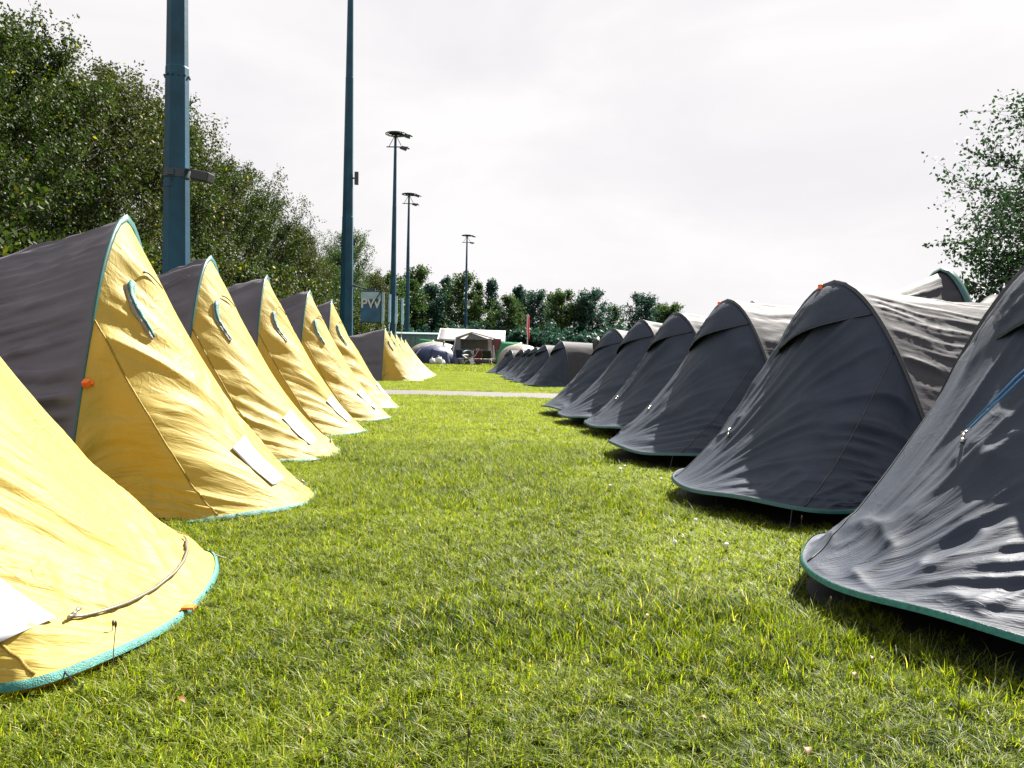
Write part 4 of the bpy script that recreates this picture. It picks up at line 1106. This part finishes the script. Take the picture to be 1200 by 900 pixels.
cream_dome = dome('dome_tent', (cx(509, 51.5), 51.5, 0), 1.75, 1.6, 1.36, M['cream'], 'pale cream dome tent rising behind the navy one at the far end')
nd_ = dome('dome_tent', (cx(507, 49.2), 49.2, 0), 1.42, 1.1, 1.14, M['navy'], 'navy blue dome tent left of the brown awning')
quad('porch', [(-.2, -1.35, .0), (1.1, -1.3, 0), (1.0, -.9, .8), (.0, -.9, .95)], M['navy'], nd_, sag=.1)
quad('tarpaulin', [(-.6, 0, .0), (.6, 0, 0), (.55, .3, .5), (-.4, .3, .55)], M['green'], None, sag=.05).location = (cx(497, 53), 53, 1.0)
_t = bpy.data.objects['tarpaulin']; tag(_t, 'small green tarpaulin stretched above the navy dome tent', 'tarpaulin')
def bag(x, y, m, s, label):
    r = empty('bin_bag', (x, y, 0), g_.uniform(0, 3), label, 'bag')
    na, nb = 9, 13; th = np.linspace(-PI / 2, PI / 2, na); ph = np.linspace(0, 2 * PI, nb); T_, Ph = np.meshgrid(th, ph, indexing='ij')
    k_ = 1 + .25 * (vnoise(Ph * 1.6, T_ * 2.3, int(x * 10) + 50) - .5); P = np.stack([s * .5 * np.cos(T_) * np.cos(Ph) * k_, s * .45 * np.cos(T_) * np.sin(Ph) * k_, s * .55 * (1 + np.sin(T_)) * k_], -1)
    gridobj('sack', P, np.stack([Ph, T_], -1), m, r); MB().tube([(0, 0, s * 1.05), (.02, 0, s * 1.25)], [.03, .06], 6).build('knot', m, r)
bag(cx(506, 46.6), 46.6, M['whitepl'], .36, 'white sack standing left in front of the navy dome tent')
bag(cx(513.5, 46.4), 46.4, M['whitepl'], .44, 'bigger white sack right in front of the navy dome tent')
bag(cx(519, 46.8), 46.8, M['whitepl'], .26, 'small white sack beside the bigger one by the navy dome tent')
# person standing by the dome tent (only a dark head and a blue top show in the distance)
def person(x, y, rz, label, shirt, trousers, hair):
    r = empty('person', (x, y, 0), rz, label, 'person')
    me_ = bpy.data.meshes.new('body')
    J = {'pel': (0, 0, .92, .13), 'wai': (0, 0, 1.08, .12), 'che': (0, 0, 1.30, .145), 'nec': (0, 0, 1.47, .055), 'hd0': (0, -.01, 1.56, .08), 'hd1': (0, -.01, 1.66, .085)}
    V = []; R3 = []; E = []; nm = {}
    def add(k, p, r_, par=None):
        nm[k] = len(V); V.append(p); R3.append(r_)
        if par: E.append((nm[par], nm[k]))
    add('pel', (0, 0, .92), .13); add('wai', (0, 0, 1.08), .12, 'pel'); add('che', (0, 0, 1.28), .14, 'wai'); add('nec', (0, 0, 1.47), .055, 'che'); add('hd0', (0, -.015, 1.56), .075, 'nec'); add('hd1', (0, -.01, 1.66), .088, 'hd0')
    for s_, c_ in ((-1, 'l'), (1, 'r')):
        add('hip' + c_, (s_ * .1, 0, .86), .095, 'pel'); add('kn' + c_, (s_ * .12, -.02 * s_, .48), .06, 'hip' + c_); add('an' + c_, (s_ * .13, .03 * s_, .09), .04, 'kn' + c_); add('to' + c_, (s_ * .14, -.14, .04), .035, 'an' + c_)
        add('sh' + c_, (s_ * .2, 0, 1.38), .06, 'che'); add('el' + c_, (s_ * .27, .02, 1.10), .043, 'sh' + c_); add('wr' + c_, (s_ * .25, -.12, .88), .028, 'el' + c_); add('ha' + c_, (s_ * .24, -.17, .80), .03, 'wr' + c_)
        for f_ in range(5): add('f%d' % f_ + c_, (s_ * (.21 + .018 * f_), -.2 - .01 * f_, .73 + (.04 if f_ == 0 else 0)), .010, 'ha' + c_)
    me_.from_pydata(V, E, []); o = link('body', me_, None, r)
    for m in (trousers, shirt, M['skin']): me_.materials.append(m)
    sk = o.modifiers.new('skin', 'SKIN')
    for i, q in enumerate(R3): me_.skin_vertices[0].data[i].radius = (q, q * .85)
    me_.skin_vertices[0].data[0].use_root = True
    su = o.modifiers.new('subdivision', 'SUBSURF'); su.levels = su.render_levels = 2
    dg = bpy.context.evaluated_depsgraph_get(); ev = o.evaluated_get(dg); nm_ = bpy.data.meshes.new_from_object(ev)
    o.modifiers.clear(); o.data = nm_; nm_.materials.clear()
    for m in (trousers, shirt, M['skin']): nm_.materials.append(m)
    for p_ in nm_.polygons:
        z = p_.center.z; ax = abs(p_.center.x); p_.use_smooth = True
        p_.material_index = 2 if z > 1.47 or (ax > .2 and z < 1.1) else (1 if z > .95 else 0)
    hb = MB(); hv = []; 
    for i in range(7):
        t_ = PI / 2 * i / 6
        for k_ in range(12): q = 2 * PI * k_ / 12; hv.append((.092 * math.cos(t_) * math.cos(q), .01 + .10 * math.cos(t_) * math.sin(q), 1.665 + .105 * math.sin(t_)))
    hb.add(hv, [(i * 12 + k_, i * 12 + (k_ + 1) % 12, (i + 1) * 12 + (k_ + 1) % 12, (i + 1) * 12 + k_) for i in range(6) for k_ in range(12)]); hb.build('hair', hair, r, True)
    for s_ in (-1, 1): MB().box((s_ * .032, -.092, 1.645), (.014, .012, .01)).build('eye', M['black'], r)
    MB().box((0, -.10, 1.615), (.018, .022, .035)).build('nose', M['skin'], r)
    return r
pr = person(cx(519, 50.4), 50.4, .4, 'person with dark hair and a pale blue top standing beside the navy dome tent', M['bannerlt'], M['navy'], M['black'])
pr.scale = (.8, .8, .8)
# low shed roof / fence sheet behind
sh = empty('shed', (cx(480, 62), 62, 0), 0, 'low grey-green sheet metal shed left of the white canopy', 'shed')
sw = (cx(514, 62) - cx(440, 62)) / 2; hz1 = 2.05
for k in range(12): MB().box((-sw + (k + .5) * sw / 6, 0, hz1 / 2), (sw / 6 - .03, .06 + .02 * (k % 2), hz1)).build('wall_panel', M['shed'], sh)
MB().box((0, 1.4, hz1 + .06), (2 * sw + .3, 3.0, .08), Matrix.Rotation(.06, 3, 'X')).build('roof', M['shed'], sh)
MB().box((0, 2.7, hz1 / 2), (2 * sw, .06, hz1)).build('back_wall', M['shed'], sh)
# green tarpaulin tents to the right
gt = empty('ridge_tent', (cx(598, 46), 46, 0), 0, 'bright green tarpaulin tent with a white-edged arch right of the awning', 'tent')
quad('roof_panel', [(-.9, 0, .3), (.75, 0, .3), (.6, .7, 1.38), (-.55, .7, 1.40)], M['green'], gt, sag=.05)
quad('roof_panel', [(-.55, .7, 1.40), (.6, .7, 1.38), (.75, 1.5, .2), (-.9, 1.5, .2)], M['green'], gt, sag=.05)
wt = dome('dome_tent', (cx(609, 44), 44, 0), 1.2, 1.3, 1.25, M['cream'], 'white-edged dark domed tent with a pale rim in front of the green tarpaulin')
gl = dome('dome_tent', (cx(640, 42), 42, 0), 1.5, 1.3, 1.05, M['whitecv'], 'pale tent top showing above the small grey tents')
# red and white pole banner
fp = empty('flag_pole', (cx(617, 70), 70, 0), 0, 'white pole with a narrow red and white banner in front of the far trees', 'flag')
MB().tube([(0, 0, 0), (0, 0, 4.1)], .04, 6).build('pole', M['whitepl'], fp)
quad('banner', [(0.04, 0, 1.9), (.16, .05, 1.9), (.14, .05, 3.9), (0.04, 0, 4.05)], M['red'], fp, 5, 13, .06)
quad('banner_edge', [(-.14, 0, 2.4), (.04, 0, 2.4), (.04, 0, 4.0), (-.10, 0, 3.9)], M['pink'], fp, 5, 13, .03)

# ------------------------------------------------------------------ small things in the grass
GD = 'fallen leaves lying on the lawn'
rr = random.Random(8)
def fallen(x, y, s, m):
    V = []; F = []
    for i in range(7):
        t = i / 6.; wv_ = s * .32 * math.sin(PI * min(1, t * .96 + .03)); zz_ = .028 + s * .25 * math.sin(t * 3) 
        V += [(t * s - s / 2, -wv_, zz_ + wv_ * .6), (t * s - s / 2, 0, zz_), (t * s - s / 2, wv_, zz_ + wv_ * .5)]
    for i in range(6):
        for k in range(2): F.append((i * 3 + k, i * 3 + k + 1, (i + 1) * 3 + k + 1, (i + 1) * 3 + k))
    o = MB().add(V, F).build('fallen_leaf', m, None, True); o.location = (x, y, 0); o.rotation_euler = (rr.uniform(-.3, .3), rr.uniform(-.2, .2), rr.uniform(0, 6.28))
    return tag(o, 'small brown dry leaf lying in the short grass', 'leaf', GD)
for i in range(12):
    y = 1.5 + 4.5 * rr.random() ** 1.5; x = rr.uniform(-.42, .42) * y * 1.1
    if not infoot(np.array([x]), np.array([y]), -.1)[0]: fallen(x, y, rr.uniform(.018, .034), M['deadleaf'])
GC = 'white clover flowers near the right tents'
for i in range(16):
    y = rr.uniform(3.2, 8.0); x = .55 + .11 * y + rr.uniform(-.5, .25)
    if infoot(np.array([x]), np.array([y]), -.05)[0]: continue
    r = empty('clover_flower', (x, y, 0), 0, 'small white clover flower in the grass near the right tents', 'flower', GC)
    MB().tube([(0, 0, 0), (.004, 0, .05)], .0012, 4).build('stem', M['stalk'], r)
    bm = bmesh.new(); bmesh.ops.create_icosphere(bm, subdivisions=1, radius=.0095)
    for v_ in bm.verts: v_.co *= rr.uniform(.8, 1.25); v_.co.z += .055
    me = bpy.data.meshes.new('flower_head'); bm.to_mesh(me); bm.free(); link('flower_head', me, M['whitepl'], r)
GP = 'tall seed stalks standing out of the lawn'
stk = [(-1.02, 2.08, .085), (-.95, 1.95, .12), (1.42, 2.75, .14), (1.2, 2.85, .10), (1.62, 2.55, .12), (1.33, 2.66, .11)] + [(rr.uniform(-.5, .6) * yy, yy, rr.uniform(.08, .12)) for yy in [1.5 + .28 * i for i in range(12)]]
for x, y, h_ in stk:
    r = empty('seed_stalk', (x, y, 0), rr.uniform(0, 6), 'thin dark seed stalk standing above the short grass', 'grass stalk', GP)
    lx = rr.uniform(-.03, .03)
    MB().tube([(0, 0, 0), (lx * .4, 0, h_ * .6), (lx, 0, h_)], .0011, 4).build('stem', M['stalk'], r)
    MB().tube([(lx, 0, h_ - .003), (lx, 0, h_ + .006), (lx * 1.05, 0, h_ + .014)], [.002, .0038, .0015], 6).build('seed_head', M['stalk'], r, True)
print('objects', len(bpy.data.objects), 'tris', sum(len(m.loop_triangles) or len(m.polygons) * 2 for m in bpy.data.meshes))
